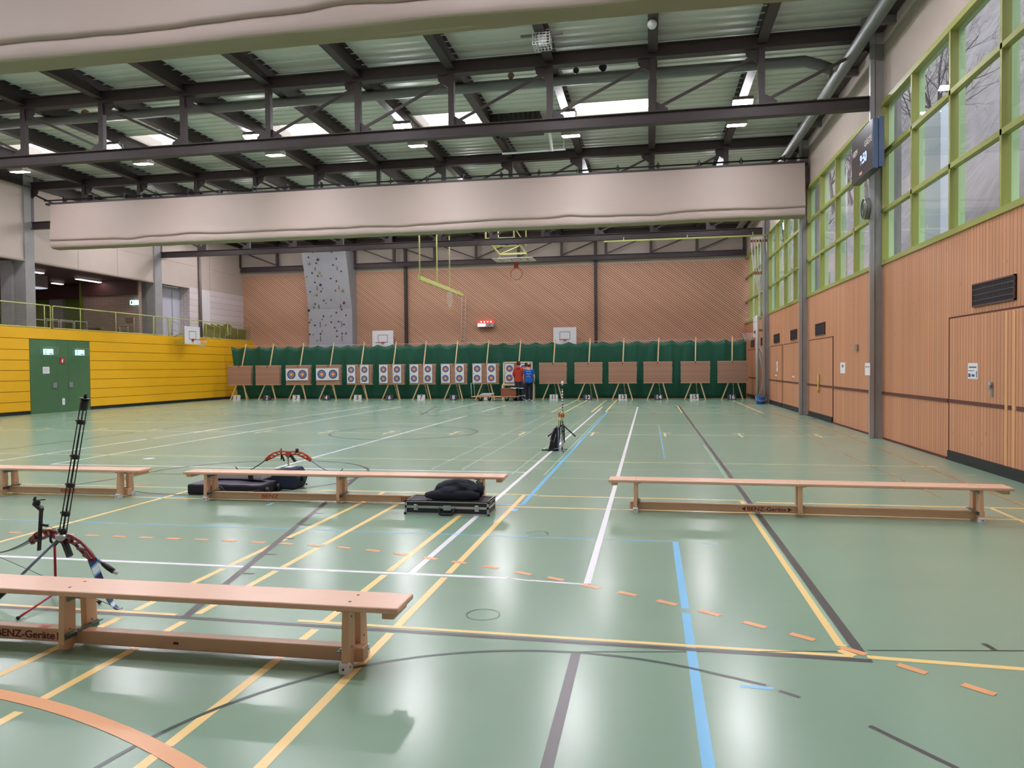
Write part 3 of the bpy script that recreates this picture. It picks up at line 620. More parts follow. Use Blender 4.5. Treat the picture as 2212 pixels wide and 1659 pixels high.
for tilt, off, rn in ((-.5, 3.2, 'near row'), (.12, 4.45, 'far row')):
    pr = lamp_proto(tilt); first = True
    for ty in (1.8, 9.0, 16.2, 23.4, 30.6):
        for k in range(6):
            loc = (2.3-4.4*k, ty+off-(1.6 if ty > 30 else 0), 8.0 if off < 4 else 7.9)
            if first: pr.location = loc; o = pr; first = False
            else: o = dup(pr, loc)
            o['label'] = ('lit floodlight in the bay behind the bare truss, %s, %s' % (rn, NTH[k])) if ty == 16.2 else 'lit ceiling floodlight hidden from view by a rolled divider curtain'

# ---------------------------------------------------------------- roof fittings
GREYM = mat('grey metal casing', (118, 112, 106), .5, metal=.3)
t = T('air_heater', 'dark louvred air heater box hanging between skylights behind the bare truss', 'air heater', (-3.6, 20.5, 8.1))
m = MB(); m.box(-4.3, -2.92, 20.3, 21.2, 8.1, 8.46); m.build('casing', mat('dark heater casing', (58, 52, 52), .6), t)
m = MB()
for k in range(10): x = -4.24+k*.137; m.box(x, x+.1, 20.27, 20.3, 8.14, 8.48)
m.build('louvres', STEEL, t)
m = MB(); m.tube([(-2.75, 20.5, 8.35), (-2.72, 20.9, 8.05), (-2.8, 22.0, 7.9)], .045, 10); m.tube([(-4.3, 22.0, 7.88), (-2.4, 22.0, 7.9)], .03, 8); m.tube([(-2.45, 22, 7.9), (-2.45, 22, 8.46)], .012, 6); m.build('pipework', WHITE, t)
t = T('caged_loudspeaker', 'white wire caged loudspeaker under a purlin just below the near curtain', 'loudspeaker', (-2.07, 14.85, 8.0))
m = MB(); m.box(-2.15, -1.99, 14.75, 14.95, 7.92, 8.08); m.build('speaker_box', WHITE, t); m = MB()
for k in range(6): a = -.17+.068*k; m.tube([(-2.07+a, 14.68, 8.1), (-2.07+a, 14.68, 7.86), (-2.07+a, 15.02, 7.86), (-2.07+a, 15.02, 8.1)], .007, 5)
for k in range(5): z = 7.86+.055*k; m.tube([(-2.24, 14.68, z), (-1.9, 14.68, z), (-1.9, 15.02, z), (-2.24, 15.02, z)], .007, 5, closed=True)
m.build('wire_cage', WHITE, t)
m = MB(); m.box(-2.5, -1.65, 14.8, 14.86, 8.08, 8.12); m.build('bracket', GREYM, t)
for x, y, z, r, l, c in ((.08, 14.63, 8.02, .09, 'small white dome fitting under the purlin below the near curtain', (230, 230, 230)), (-1.0, 17.0, 8.22, .09, 'small dark blue ball stuck on the ventilation tube', (30, 34, 60)), (-14.4, 17.2, 8.2, .1, 'small tan ball lying on the ventilation tube, left side', (176, 120, 84)), (-13.22, 18.5, 8.2, .12, 'white ball caught beside a purlin left of the skylights', (214, 210, 196)), (-3.1, 17.0, 8.2, .08, 'small tan ball on the ventilation tube near the heater', (150, 120, 96)), (-1.6, 17.0, 8.2, .07, 'small grey ball beside the blue one on the ventilation tube', (70, 76, 80))):
    m = MB(); m.ball((x, y, z), r, 14, 10); tag(m.build('stray_ball' if 'ball' in l else 'dome_fitting', mat('b%d%d' % (c[0], c[2]), c, .5)), l, 'ball' if 'ball' in l else 'ceiling fitting')
m = MB(); m.ball((-6.25, 31.3, 6.95), .075, 14, 10); tag(m.build('stray_ball', mat('b230230', (230, 230, 230), .5)), 'white ball resting in the folded ceiling hoop frame', 'ball')

# ---------------------------------------------------------------- basketball
RED = mat('hoop red orange', (176, 66, 44), .5); NET = mat('white net cord', (214, 204, 200), .8)
def backboard(name, label, O, u, w, h, side=1, rim=True, frame=True, cat='basketball hoop', lug=.2):
    """O centre bottom of board, u horizontal direction along board, normal n = u x z"""
    t = T(name, label, cat, O); u = Vector(u); n = u.cross(Vector((0, 0, 1))); M = frameM(O, u, (0, 0, 1)) 
    m = MB(); m.box(-w/2, w/2, 0, h, -.02, 0, 0, M); m.build('backboard', WHITE, t)
    m = MB(); a, z0, z1, s = w*.23, h*.27, h*.74, .022
    m.box(-a, a, z1-s, z1, 0, .002, 0, M); m.box(-a, a, z0, z0+s, 0, .002, 0, M); m.box(-a, -a+s, z0, z1, 0, .002, 0, M); m.box(a-s, a, z0, z1, 0, .002, 0, M); m.build('target_square', mat('board marking', (66, 48, 62), .6), t)
    m = MB(); m.box(-.07, .07, z0-.09, z0+.03, 0, .03, 0, M); m.build('bracket', RED, t)
    zr = z0-.02; r = .225; c = .03+lug+r
    m = MB(); m.tube([M @ Vector((r*math.cos(k*PI/12), zr, c+r*math.sin(k*PI/12))) for k in range(24)], .011, 6, closed=True)
    m.tube([M @ Vector((-.05, zr, .02)), M @ Vector((-.09, zr, c-r*.9))], .012, 6); m.tube([M @ Vector((.05, zr, .02)), M @ Vector((.09, zr, c-r*.9))], .012, 6); m.build('rim', RED, t)
    m = MB()
    for k in range(12):
        for s2 in (1, -1):
            pts = [M @ Vector((rr*math.cos(k*PI/6+s2*q), zr-dz, c+rr*math.sin(k*PI/6+s2*q))) for rr, dz, q in ((r, 0, 0), (r*.85, .12, .26), (r*.62, .25, .52), (r*.55, .38, .78))]; m.tube(pts, .004, 3)
    m.build('net', NET, t)
    return t, M
t, M = backboard('basketball_hoop', 'basketball hoop on white board above the left end of the green net', (-13.7, 37.1, 2.62), (1, 0, 0), 1.15, .85)
m = MB(); m.box(-.4, .4, .2, .6, -.48, -.02, 0, M); m.build('wall_bracket', GREYM, t)
t, M = backboard('basketball_hoop', 'basketball hoop on white board above butt number 11', (-4.15, 37.1, 2.62), (1, 0, 0), 1.15, .85)
m = MB(); m.box(-.4, .4, .2, .6, -.48, -.02, 0, M); m.build('wall_bracket', GREYM, t)
t, M = backboard('basketball_hoop', 'basketball hoop on white board in front of the yellow panel wall', (-20.6, 30.97, 2.69), (0, 1, 0), 1.15, .8, lug=.2)
m = MB(); m.tube([(-20.62, 30.6, 3.3), (-21.28, 30.6, 3.02)], .025, 6); m.tube([(-20.62, 31.3, 3.3), (-21.28, 31.3, 3.02)], .025, 6); m.tube([(-20.62, 30.6, 2.8), (-21.28, 30.6, 2.75)], .025, 6); m.tube([(-20.62, 31.3, 2.8), (-21.28, 31.3, 2.75)], .025, 6); m.build('wall_bracket', RAILM, t)
t, M = backboard('basketball_hoop', 'basketball hoop side-on at the window wall beside the net pole', (4.22, 31.5, 2.63), (0, -1, 0), 1.2, .85, lug=.03)
m = MB(); m.tube([(4.24, 31.9, 2.9), (4.58, 31.9, 2.9)], .02, 6); m.tube([(4.24, 31.1, 2.9), (4.58, 31.1, 2.9)], .02, 6); m.tube([(4.24, 31.5, 3.3), (4.58, 31.5, 3.4)], .02, 6); m.build('wall_bracket', LIME, t)
YT = mat('yellow green steel tube', (204, 204, 128), .4)
t = T('folded_ceiling_hoop', 'yellow ceiling frame holding a folded white basketball board under the far truss', 'basketball hoop', (-6.2, 32, 7.0))
m = MB(); Z = 7.0
for x in (-6.85, -5.62):
    m.bar((x, 31.2, 8.0), (x, 31.2, Z), .06, .06); m.bar((x, 31.2, Z), (x+.2, 33.2, 6.62), .06, .06); m.bar((x+.35, 32.2, 8.0), (x+.35, 32.2, 6.9), .05, .05); m.bar((x, 31.2, 7.45), (x+.2, 33.2, 6.95), .04, .04)
m.bar((-6.85, 31.2, 7.45), (-5.62, 31.2, 7.45), .05, .05); m.bar((-6.85, 31.2, Z), (-5.62, 31.2, Z), .05, .05); m.bar((-6.75, 32.2, 6.81), (-5.52, 32.2, 6.81), .05, .05); m.bar((-6.65, 33.2, 6.62), (-5.42, 33.2, 6.62), .07, .07)
m.bar((-6.75, 32.2, 6.81), (-5.62, 31.2, Z), .03, .03); m.bar((-6.65, 33.2, 6.62), (-5.52, 32.2, 6.81), .03, .03); m.build('frame', YT, t)
m = MB(); m.bar((-6.65, 33.2, 6.62), (-6.65, 33.25, 6.42), .04, .04); m.bar((-5.42, 33.2, 6.62), (-5.42, 33.25, 6.42), .04, .04); m.bar((-6.65, 32.9, 6.36), (-6.6, 33.9, 6.36), .05, .05); m.bar((-5.42, 32.9, 6.36), (-5.4, 33.9, 6.36), .05, .05); m.build('arm', RAILM, t)
m = MB(); m.box(-6.95, -5.12, 32.9, 34.1, 6.38, 6.41); m.build('backboard', WHITE, t)
m = MB(); m.box(-6.15, -6.12, 33.1, 33.7, 6.375, 6.38); m.box(-5.72, -5.69, 33.1, 33.7, 6.375, 6.38); m.box(-6.15, -5.69, 33.1, 33.13, 6.375, 6.38); m.build('target_square', mat('board marking', (66, 48, 62), .6), t)
m = MB(); m.box(-6.15, -5.95, 34.05, 34.1, 6.1, 6.36); c = Vector((-6.05, 34.1, 5.82)); m.tube([(c.x+.27*math.cos(k*PI/12), c.y, c.z+.27*math.sin(k*PI/12)) for k in range(24)], .013, 6, closed=True); m.build('rim', RED, t)
m = MB()
for k in range(12):
    for s2 in (1, -1): m.tube([(c.x+rr*math.cos(k*PI/6+s2*q), c.y+dy, c.z+rr*math.sin(k*PI/6+s2*q)-dz) for rr, dy, q, dz in ((.27, 0, 0, 0), (.2, .08, .3, .06), (.12, .1, .6, .25), (.1, .12, .9, .36))], .004, 3)
m.build('net', NET, t)
# suspended rail with rings, ladder, yellow rail and ropes
t = T('suspended_rail', 'yellow beam hanging lengthwise on three tubes before the slatted wall', 'suspended beam', (-8.9, 31, 4.9))
m = MB(); m.bar((-8.7, 27.6, 4.97), (-8.7, 34.4, 4.95), .1, .16); m.build('beam', YT, t)
for y in (27.7, 30.1, 32.1): m = MB(); m.tube([(-8.7, y, 5.0), (-8.7, y, 8.1)], .03, 8); m.build('hanger', YT, t)
t = T('hanging_cords', 'tangle of pale cords with a yellow end hanging from the yellow beam', 'cords', (-8.7, 32.1, 4.3)); m = MB()
for k in range(5): m.tube([(-8.7+.04*k-.1, 32.1, 4.87), (-8.72+.06*k-.1, 32.12, 4.5), (-8.68+.03*k-.08, 32.1, 4.25), (-8.72, 32.1, 4.1+.03*k)], .01, 5)
m.build('cord', NET, t); m = MB(); m.ball((-8.7, 32.1, 4.06), .05); m.build('tassel', mat('yellow orange', (222, 160, 60), .6), t)
t = T('wall_ladder', 'narrow pale cord ladder on the slatted wall left of the small red display', 'ladder', (-9.46, 37.5, 2.8)); m = MB()
m.tube([(-9.6, 37.5, 2.6), (-9.52, 37.5, 5.15)], .016, 5); m.tube([(-9.4, 37.5, 2.6), (-9.32, 37.5, 5.15)], .016, 5); m.build('rail', NET, t); m = MB()
for k in range(11): m.tube([(-9.6+.003*k*2, 37.5, 2.75+.22*k), (-9.4+.003*k*2, 37.5, 2.75+.22*k)], .01, 4)
m.build('rung', NET, t)
m = MB(); m.tube([(-1.8, 30.45, 6.55), (4.5, 30.45, 6.55)], .035, 8)
for x in (-1, 1.5, 4): m.tube([(x, 30.45, 6.55), (x, 30.5, 6.7)], .02, 6)
tag(m.build('rope_rail', YT), 'yellow rope rail under the far truss near the windows', 'rail')
rl = ['leftmost', 'second from left', 'third from left', 'fourth from left', 'fifth from left', 'rightmost']
for k in range(6):
    x = 3.95+.11*k; t = T('climbing_rope', 'white climbing rope tied back at the window wall, %s' % rl[k], 'climbing rope', (x, 30.5, 6.5), 'climbing ropes tied together at the window wall')
    m = MB(); m.tube([(x, 30.45, 6.5), (x+.02, 30.5, 5.9), (x+.1-.02*k, 30.6, 5.2), (4.3-.005*k, 30.8, 4.2), (4.36+.01*k, 30.9, 3.45)], .022, 6); m.build('rope', NET, t)
    for kz, px in ((6.35, x), (5.12, x+.1-.02*k)): m = MB(); m.ball((px, 30.47 if kz > 6 else 30.61, kz), (.04, .04, .07), 8, 6); m.build('knot', mat('brown knot', (112, 62, 50), .8) if kz > 6 else mat('tan knot', (150, 96, 66), .8), t)
# pole, bundle of nets and blue bucket at the open store room
m = MB(); m.tube([(4.2, 30.75, 0), (4.2, 30.75, 3.45)], .06, 10); tag(m.build('net_pole', mat('pale grey pole', (182, 174, 168), .4)), 'pale vertical pole standing beside the open dark store room', 'pole')
t = T('net_bundle', 'untidy bundle of pale poles and cords leaning at the store room door', 'bundle', (4.3, 30.6, 0)); m = MB()
for k in range(9):
    m.tube([(4.1+.05*k, 30.3+.05*(k % 3), .04), (4.45-.03*(k % 5)+.02*k, 30.75, .9+.1*k), (4.3+.04*(k % 4), 30.9, 1.9+.04*k)], .02, 6)
m.build('pole', mat('pale bundle', (176, 158, 148), .7), t)
t = T('bucket', 'blue plastic bucket on the floor at the foot of the white pole', 'bucket', (4.2, 29.9, 0)); m = MB(); m.tube([(4.2, 29.9, 0), (4.2, 29.9, .27)], [.16, .19], 20); m.build('body', mat('blue plastic', (40, 96, 176), .4), t)
m = MB(); m.tube([(4.2, 29.9, .265), (4.2, 29.9, .285)], .2, 20); m.build('rim', mat('blue plastic rim', (60, 120, 200), .4), t)
m = MB(); m.tube([(4.0, 29.85, .26), (4.02, 29.72, .16), (4.2, 29.68, .12), (4.38, 29.72, .16), (4.4, 29.85, .26)], .006, 5); m.build('handle', WHITE, t)
# scoreboard
t = T('scoreboard', 'black scoreboard showing 9:50 mounted high on the window wall', 'scoreboard', (4.3, 16.0, 5.2))
m = MB(); m.box(4.2, 4.36, 15.33, 16.79, 5.24, 6.18); m.build('face_panel', mat('scoreboard black', (44, 34, 36), .35), t)
m = MB(); m.box(4.205, 4.30, 15.30, 15.33, 5.24, 6.18); m.box(4.31, 4.40, 15.28, 15.33, 5.26, 6.2); m.build('side_housing', mat('blue grey housing', (92, 108, 142), .4), t)
MS = lambda y, z: frameM((4.198, y, z), (0, -1, 0), (0, 0, 1))
LT = mat('scoreboard lettering', (214, 204, 200), .6, emit=.3); LED = mat('scoreboard led', (176, 196, 255), .4, emit=1.6)
text('HEIM', .17, MS(16.53, 5.83), LT, 'lettering', t); text('GÄSTE', .17, MS(15.6, 5.83), LT, 'lettering', t)
text('9:50', .27, MS(15.93, 5.58), LED, 'lettering', t, bold=.01)
m = MB(); m.box(4.195, 4.2, 16.0, 16.2, 5.3, 5.36); m.build('label_plate', mat('pink label', (214, 160, 150), .6), t)
t = T('round_wall_fixture', 'round grey caged fixture on the column below the scoreboard', 'wall fixture', (4.3, 16.2, 4.6)); m = MB(); m.tube([(4.34, 16.1, 4.62), (4.26, 16.1, 4.62)], [.22, .2], 24); m.build('body', GREYM, t)
m = MB(); m.tube([(4.25, 16.1+.2*math.cos(k*PI/12), 4.62+.2*math.sin(k*PI/12)) for k in range(24)], .012, 6, closed=True); m.tube([(4.25, 16.1+.1*math.cos(k*PI/12), 4.62+.1*math.sin(k*PI/12)) for k in range(24)], .008, 6, closed=True); m.build('guard_ring', CAGE, t)
# small display on the back wall
t = T('shot_clock', 'small red and white lit display box on the slatted wall', 'display', (-8.25, 37.4, 3.58)); m = MB(); m.box(-8.68, -7.84, 37.35, 37.6, 3.58, 3.76, 0); m.build('box', mat('display casing', (190, 172, 170), .5), t)
m = MB(); m.box(-8.66, -7.86, 37.4, 37.6, 3.78, 3.9); m.build('red_row', mat('red lamps', (226, 70, 70), .4, emit=.9), t)
m = MB()
for k in range(4): m.box(-8.52+.17*k, -8.46+.17*k, 37.39, 37.4, 3.81, 3.87)
m.build('lit_digit', mat('bright digits', (255, 226, 200), .4, emit=1.6), t)
m = MB(); m.box(-8.66, -8.26, 37.34, 37.35, 3.6, 3.75); m.build('white_panel', mat('bright panel', (255, 255, 255), .4, emit=1.4), t)
text('2/8', .1, frameM((-8.05, 37.345, 3.675), (1, 0, 0), (0, 0, 1)), mat('print black', (60, 40, 44), .6), 'lettering', t)

# ---------------------------------------------------------------- climbing wall
CW = mat('pale grey climbing panel', (162, 161, 168), .7, var=.03, bump=.1)
t = T('climbing_wall', 'tall pale grey climbing wall with coloured holds on the slatted wall', 'climbing wall', (-16.4, 37, 2.5))
m = MB(); A = [(-17.75, 36.95, .0), (-15.32, 36.95, .0), (-15.32, 36.95, 4.65), (-17.75, 36.95, 4.65), (-15.32, 36.2, 7.6), (-17.75, 36.2, 7.6)]; B = [(x, 37.59, z) for x, y, z in A]
m.add([Vector(p) for p in A+B], [(0, 1, 2, 3), (3, 2, 4, 5), (1, 7, 8, 2), (2, 8, 10, 4), (0, 3, 9, 6), (3, 5, 11, 9), (5, 4, 10, 11), (6, 9, 8, 7), (9, 11, 10, 8), (0, 6, 7, 1)]); m.build('panel', CW, t)
HC = [mat('hold navy', (36, 48, 74), .6), mat('hold maroon', (112, 40, 52), .6), mat('hold ochre', (160, 138, 70), .6)]
holds = [(820,345,2),(836,161,0),(841,220,5),(877,118,2),(921,187,4),(906,220,0),(868,312,0),(932,310,5),(919,342,0),(952,342,2),(892,403,0),(943,428,3),(961,461,2),(848,491,0),(947,491,0),(905,521,5),(970,580,0),(892,610,0),(990,608,2),(879,641,2),(1045,122,1),(1077,110,2),(1086,185,1),(1057,244,1),(1128,304,1),(1034,370,1),(1086,397,1),(1077,488,1),(1141,487,5),(1036,576,1),(1152,606,4),(832,665,3),(1124,661,0),(1077,692,1),(962,724,0),(1030,724,2),(1162,720,1),(850,757,2),(948,754,2),(835,784,0),(885,812,0),(981,811,2),(1030,784,0),(1095,779,1),(1143,809,0),(1060,839,1),(949,872,2),(1079,871,0),(838,900,0),(868,902,2),(934,898,0),(1126,898,0),(1160,898,0),(1080,926,1),(902,961,2)]
for hx, hy, c in holds:
    z = 7.6-(hy-105)*.00528 if hy < 650 else 4.65-(hy-655)*.00535
    yy = 36.95-(.75*(z-4.65)/2.95 if z > 4.65 else 0); fx = (hx-(775+max(0, min(1, (hy-110)/540))*55))/((392) if hy < 650 else 385)
    x = -17.75+fx*2.43; big = c > 2; r = .07 if big else .045
    m = MB(); m.ball((x, yy-.01, z), (r, r*.8, r), 8, 6, 0, lambda p, d: p*(1+.25*noise.noise(p*30+Vector((hx, 0, 0))))); m.build('hold', HC[{3: 0, 4: 1, 5: 2}.get(c, c)], t)
for hx, hy in ((895,265),(1090,265),(910,450),(1105,450),(925,630),(1120,630),(933,805),(1127,805),(934,945),(1128,945)):
    z = 7.6-(hy-105)*.00528 if hy < 650 else 4.65-(hy-655)*.00535; yy = 36.95-(.75*(z-4.65)/2.95 if z > 4.65 else 0); fx = (hx-(775+max(0, min(1, (hy-110)/540))*55))/390; x = -17.75+fx*2.43
    m = MB()
    for k in range(4): m.box(x-.02, x+.02, yy-.015, yy+.02, z-.13+.07*k, z-.09+.07*k)
    m.build('bolt_marks', BLACK, t)

# ---------------------------------------------------------------- green backstop net behind the butts
GNET = mat('dark green backstop fabric', (8, 82, 62), .6, var=.08, vs=1.2, bump=.4, bs=6)
t = T('backstop_net', 'dark green backstop curtain hung across the hall behind the archery butts', 'backstop net', (-8, 34.6, 0))
nx, nz = 520, 14; vs = []
for i in range(nx+1):
    x = -20.85+25.1*i/nx; sc = abs(math.sin(PI*(x+20.85)/.78)); top = 2.66-.11*sc+.02*noise.noise((x, 0, 5))
    bot = .02 if x < -4 else .02
    bot += .1*max(0, noise.noise((x*.25, 2, 0)))
    for j in range(nz+1):
        f = j/nz; z = bot+(top-bot)*f
        xx = x+(.32*(1-f) if i < 8 else 0)*(1-i/8)
        y = 34.6+.06*noise.noise((x*1.3, z*.5, 1))+.03*noise.noise((x*5, z*1.5, 7))+.05*sc*f
        vs.append((xx, y, z))
n = nz+1; m = MB(); m.add(vs, [(i*n+j, (i+1)*n+j, (i+1)*n+j+1, i*n+j+1) for i in range(nx) for j in range(nz)], 0, True); o = m.build('sheet', GNET, t)
sm = o.modifiers.new('thickness', 'SOLIDIFY'); sm.thickness = .006
m = MB(); m.tube([(-21.2, 34.6, 2.7), (-15, 34.6, 2.67), (-8, 34.6, 2.68), (0, 34.6, 2.66), (4.45, 34.6, 2.68)], .008, 5); m.build('rope', NET, t)

# ---------------------------------------------------------------- archery butts, targets, number cards
STRAW = wood('compressed brown straw board', (184, 140, 120), (0, 0, 1), .045, (158, 116, 98), .1, .13, .85, (1, 0, 0))
EDGE = wood('light butt edge board', (206, 168, 134), (0, 0, 1), 0, None, 0, .08, .7, (1, 0, 0))
def butt_proto(frame=False):
    t = T('archery_butt', 'x', 'archery butt', (0, 0, 0)); rnd = random.Random(3)
    m = MB(); z = .76
    while z < 1.655:
        h = min(rnd.choice((.03, .05, .07, .1)), 1.66-z); a = rnd.uniform(-.01, .012); b = rnd.uniform(-.016, .012); m.box(-.625+a, .625+b, rnd.uniform(0, .004), .2, z, z+h-.0005); z += h
    m.build('straw_board', STRAW, t)
    m = MB(); m.box(-.63, .63, -.005, .21, .73, .76); m.build('edge_board', EDGE, t); m = MB(); m.box(-.63, .63, -.005, .21, 1.66, 1.69); m.build('edge_board', EDGE, t)
    if frame:
        for q in ((-.66, .66, 1.69, 1.75), (-.72, .72, .66, .75)): m = MB(); m.box(q[0], q[1], -.04, .22, q[2], q[3]); m.build('frame_rail', mat('pale frame wood', (226, 206, 176), .6), t)
        for x in (-.65, .65): m = MB(); m.box(x-.035, x+.035, -.04, .04, .75, 1.7); m.build('frame_side', MATS['pale frame wood'], t)
        for x in (-.7, .7):
            m = MB(); m.box(x-.04, x+.04, -.1, .0, 0, .7); m.build('leg', MATS['pale frame wood'], t)
            m = MB(); m.box(x-.04, x+.04, .25, .32, 0, .7); m.build('leg', MATS['pale frame wood'], t)
    else:
        for a, b in (((-.47, -.05, 0), (-.17, .06, .74)), ((.43, -.05, 0), (.22, .06, .74))): m = MB(); m.bar(a, b, .05, .04, (0, 1, 0)); m.build('leg', PINE, t)
        m = MB(); m.bar((.12, .62, 0), (.04, .23, .78), .035, .035, (0, 1, 0)); m.build('leg', PINE, t)
        m = MB(); m.tube([(-.21+.43*k/8, .04, .6-.05*math.sin(PI*k/8)) for k in range(9)], .012, 5); m.build('strap', mat('strap %s' % 'dark', (24, 30, 30), .7), t)
    m = MB(); m.bar((.0, .22, 1.5), (.05, .6, 2.78), .05, .035, (0, 1, 0)); m.build('support_pole', PINE, t)
    m = MB(); m.tube([(0, -.01, 1.69), (0, -.012, 1.63)], .014, 6); m.ball((0, -.012, 1.6), .018, 8, 6); m.tube([(0, .1, 1.695), (0, -.008, 1.695)], .008, 5); m.build('hook', BLACK, t)
    return t
BXC = [-19.86, -18.35, -16.76, -15.19, -13.62, -12.0, -10.49, -8.96, -7.45, -5.93, -4.32, -2.71, -1.18, .36, 1.98, 3.55]
BY = 33.6
bp = butt_proto(); bf = butt_proto(True)
cond = {3: 'carrying two large single-spot targets', 4: 'carrying two large single-spot targets'}
for n in (5, 6, 7, 8, 9): cond[n] = 'with two paper strips of small spots'
used = False
for i, x in enumerate(BXC):
    n = i+1
    l = 'brown archery butt behind card %d, %s' % (n, cond.get(n, 'bare without targets'))
    if n == 10: bf.location = (x, BY, 0); bf['label'] = 'framed archery butt on square pale legs behind the people'; bf['group'] = 'row of archery butts'; continue
    if not used: o = bp; used = True; o.location = (x, BY, 0)
    else: o = dup(bp, (x, BY, 0))
    o['label'] = l; o['group'] = 'row of archery butts'
    o.rotation_euler = (0, 0, random.uniform(-.02, .02))
BLS = mat('strap blue', (60, 110, 150), .7)
RING = [mat('target black', (38, 42, 82), .8), mat('target blue', (120, 140, 200), .8), mat('target red', (190, 76, 66), .8), mat('target gold', (250, 190, 110), .8)]
def target(name, x0, x1, z0, z1, spots, r):
    t = T(name, 'x', 'paper target', (0, 0, 0)); m = MB(); m.box(x0, x1, -.02, -.014, z0, z1); m.build('sheet', PW('target paper'), t)
    for sx, sz in spots:
        m = MB()
        for q, (k, c) in enumerate(((1, 0), (.8, 1), (.5, 2), (.34, 3))):
            m.add([(sx+r*k*math.cos(a*PI/16), -.0205-.0006*q, sz+r*k*math.sin(a*PI/16)) for a in range(32)], [tuple(range(32))], c)
        m.build('target_face', RING, t)
    m = MB()
    for zz in ([z0+.05] if len(spots) == 1 else [z0+.05, (z0+z1)/2+.03, (z0+z1)/2-.03, z1-.04]): m.box(x0+.03, x0+.06, -.0215, -.02, zz-.012, zz+.012)
    m.build('print_marks', mat('print black', (60, 40, 44), .6), t)
    return t
tl = target('paper_target', -.6, -.02, .95, 1.53, [(-.31, 1.24)], .215); tr = target('paper_target', -.018, .555, .95, 1.53, [(.27, 1.24)], .215)
sl = target('paper_target', -.59, -.175, .8, 1.66, [(-.38, 1.44), (-.39, 1.01)], .152); sr = target('paper_target', .08, .5, .8, 1.66, [(.29, 1.44), (.28, 1.01)], .152)
seen = set()
for n in range(3, 11):
    for side, pr in (('left', tl if n < 5 else sl), ('right', tr if n < 5 else sr)):
        o = pr if pr.name not in seen else dup(pr); seen.add(pr.name); o.location = (BXC[n-1], BY-.03, 0)
        if n == 10: o.location.y -= .0
        o['label'] = ('large single-spot paper target, %s of the pair on butt %d' % (side, n)) if n < 5 else ('white paper strip with two small targets, %s side of butt %d' % (side, n)) if n < 10 else ('paper strip with two targets on the pale framed butt, %s side' % side)
        o['group'] = 'paper targets on the butts'
CARDW = mat('white number card', (214, 208, 208), .5); CARDK = mat('black number card', (62, 56, 66), .5); INK = mat('number black', (30, 26, 32), .5); INKW = mat('number white', (226, 224, 230), .5)
for i, x in enumerate([-19.8, -18.2, -16.68, -15.14, -13.56, -11.98, -10.44, -8.89, -7.26, -5.7, -4.24, -2.72, -1.17, .39, 1.91, 3.48]):
    n = i+1; odd = n % 2
    t = T('number_card', '%s number card on the floor reading %d in %s' % (('white', n, 'black') if odd else ('black', n, 'white')), 'number card', (x, 33.2, 0), 'number cards in front of the butts')
    if n == 10: t['label'] = 'black number card mostly hidden behind the trolley and people'
    a = .25; R = Matrix.Translation((x, 33.2, 0)) @ Matrix.Rotation(-a, 4, 'X'); R2 = Matrix.Translation((x, 33.2+.13, 0)) @ Matrix.Rotation(a, 4, 'X')
    m = MB(); m.box(-.185, .185, 0, .006, 0, .265, 0, R); m.box(-.185, .185, -.006, 0, 0, .265, 0, R2); m.build('card', CARDW if odd else CARDK, t)
    no = text(str(n), .27, R @ frameM((0, -.002, .128), (1, 0, 0), (0, 0, 1)), INK if odd else INKW, 'number', t, bold=.02, sx=.95)

# ---------------------------------------------------------------- trolley with box and papers
t = T('flat_trolley', 'flat wooden trolley with dark castors in front of butt 9', 'trolley', (-6.8, 32.75, 0))
m = MB(); m.box(-7.85, -5.72, 32.4, 33.05, .17, .205); m.build('platform', EDGE, t)
for x, y in ((-7.45, 32.55), (-7.12, 32.9), (-6.25, 32.55), (-5.95, 32.9)):
    m = MB(); m.tube([(x, y-.025, .085), (x, y+.025, .085)], .085, 16); w = m.build('castor_wheel', BLACK, t); m = MB(); m.box(x-.03, x+.03, y-.05, y-.03, .08, .17); m.box(x-.03, x+.03, y+.03, y+.05, .08, .17); m.build('fork', ALU, w)
m = MB(); m.tube([(-7.83, 32.42, .2), (-7.86, 32.42, .8), (-7.86, 33.0, .8), (-7.83, 33.0, .2)], .016, 6); m.build('handle', mat('pale blue tube', (160, 196, 186), .4), t)
m = MB(); m.box(-6.5, -5.83, 32.45, 32.9, .21, .56); o = m.build('cardboard_box', mat('brown cardboard', (156, 92, 70), .8, var=.06)); tag(o, 'brown box standing on the right end of the flat trolley', 'box')
m = MB(); m.add([(-6.15+.07*i, 32.4+.08*j, .565+.02*math.sin(i*1.3+j)) for i in range(10) for j in range(8)], [(i*8+j, i*8+j+1, i*8+j+9, i*8+j+8) for i in range(9) for j in range(7)], 0, True); o = m.build('paper_sheet', PW()); tag(o, 'loose white paper lying over the brown box', 'paper'); o.modifiers.new('t', 'SOLIDIFY').thickness = .004
m = MB(); m.box(-7.6, -6.95, 32.5, 32.95, .21, .25); o = m.build('folded_board', EDGE); tag(o, 'brown board under the white papers on the trolley', 'board')
m = MB()
for k in range(6): m.box(-7.5+.02*k, -6.95+.015*k, 32.5, 32.9, .255+.014*k, .266+.014*k)
o = m.build('paper_stack', PW()); tag(o, 'stack of white papers on the left of the trolley', 'papers', kind='stuff')
m = MB(); m.tube([(-5.75, 32.6, 0), (-5.75, 32.6, .2), (-5.5, 32.6, .24), (-5.42, 32.6, .18), (-5.42, 32.6, 0)], .018, 6); m.tube([(-5.75, 33.0, 0), (-5.75, 33.0, .2), (-5.5, 33.0, .24), (-5.42, 33.0, .18), (-5.42, 33.0, 0)], .018, 6); m.box(-5.76, -5.42, 32.6, 33.0, .22, .235); o = m.build('step_stool', CH); tag(o, 'small pale tube stool at the right end of the trolley', 'stool')

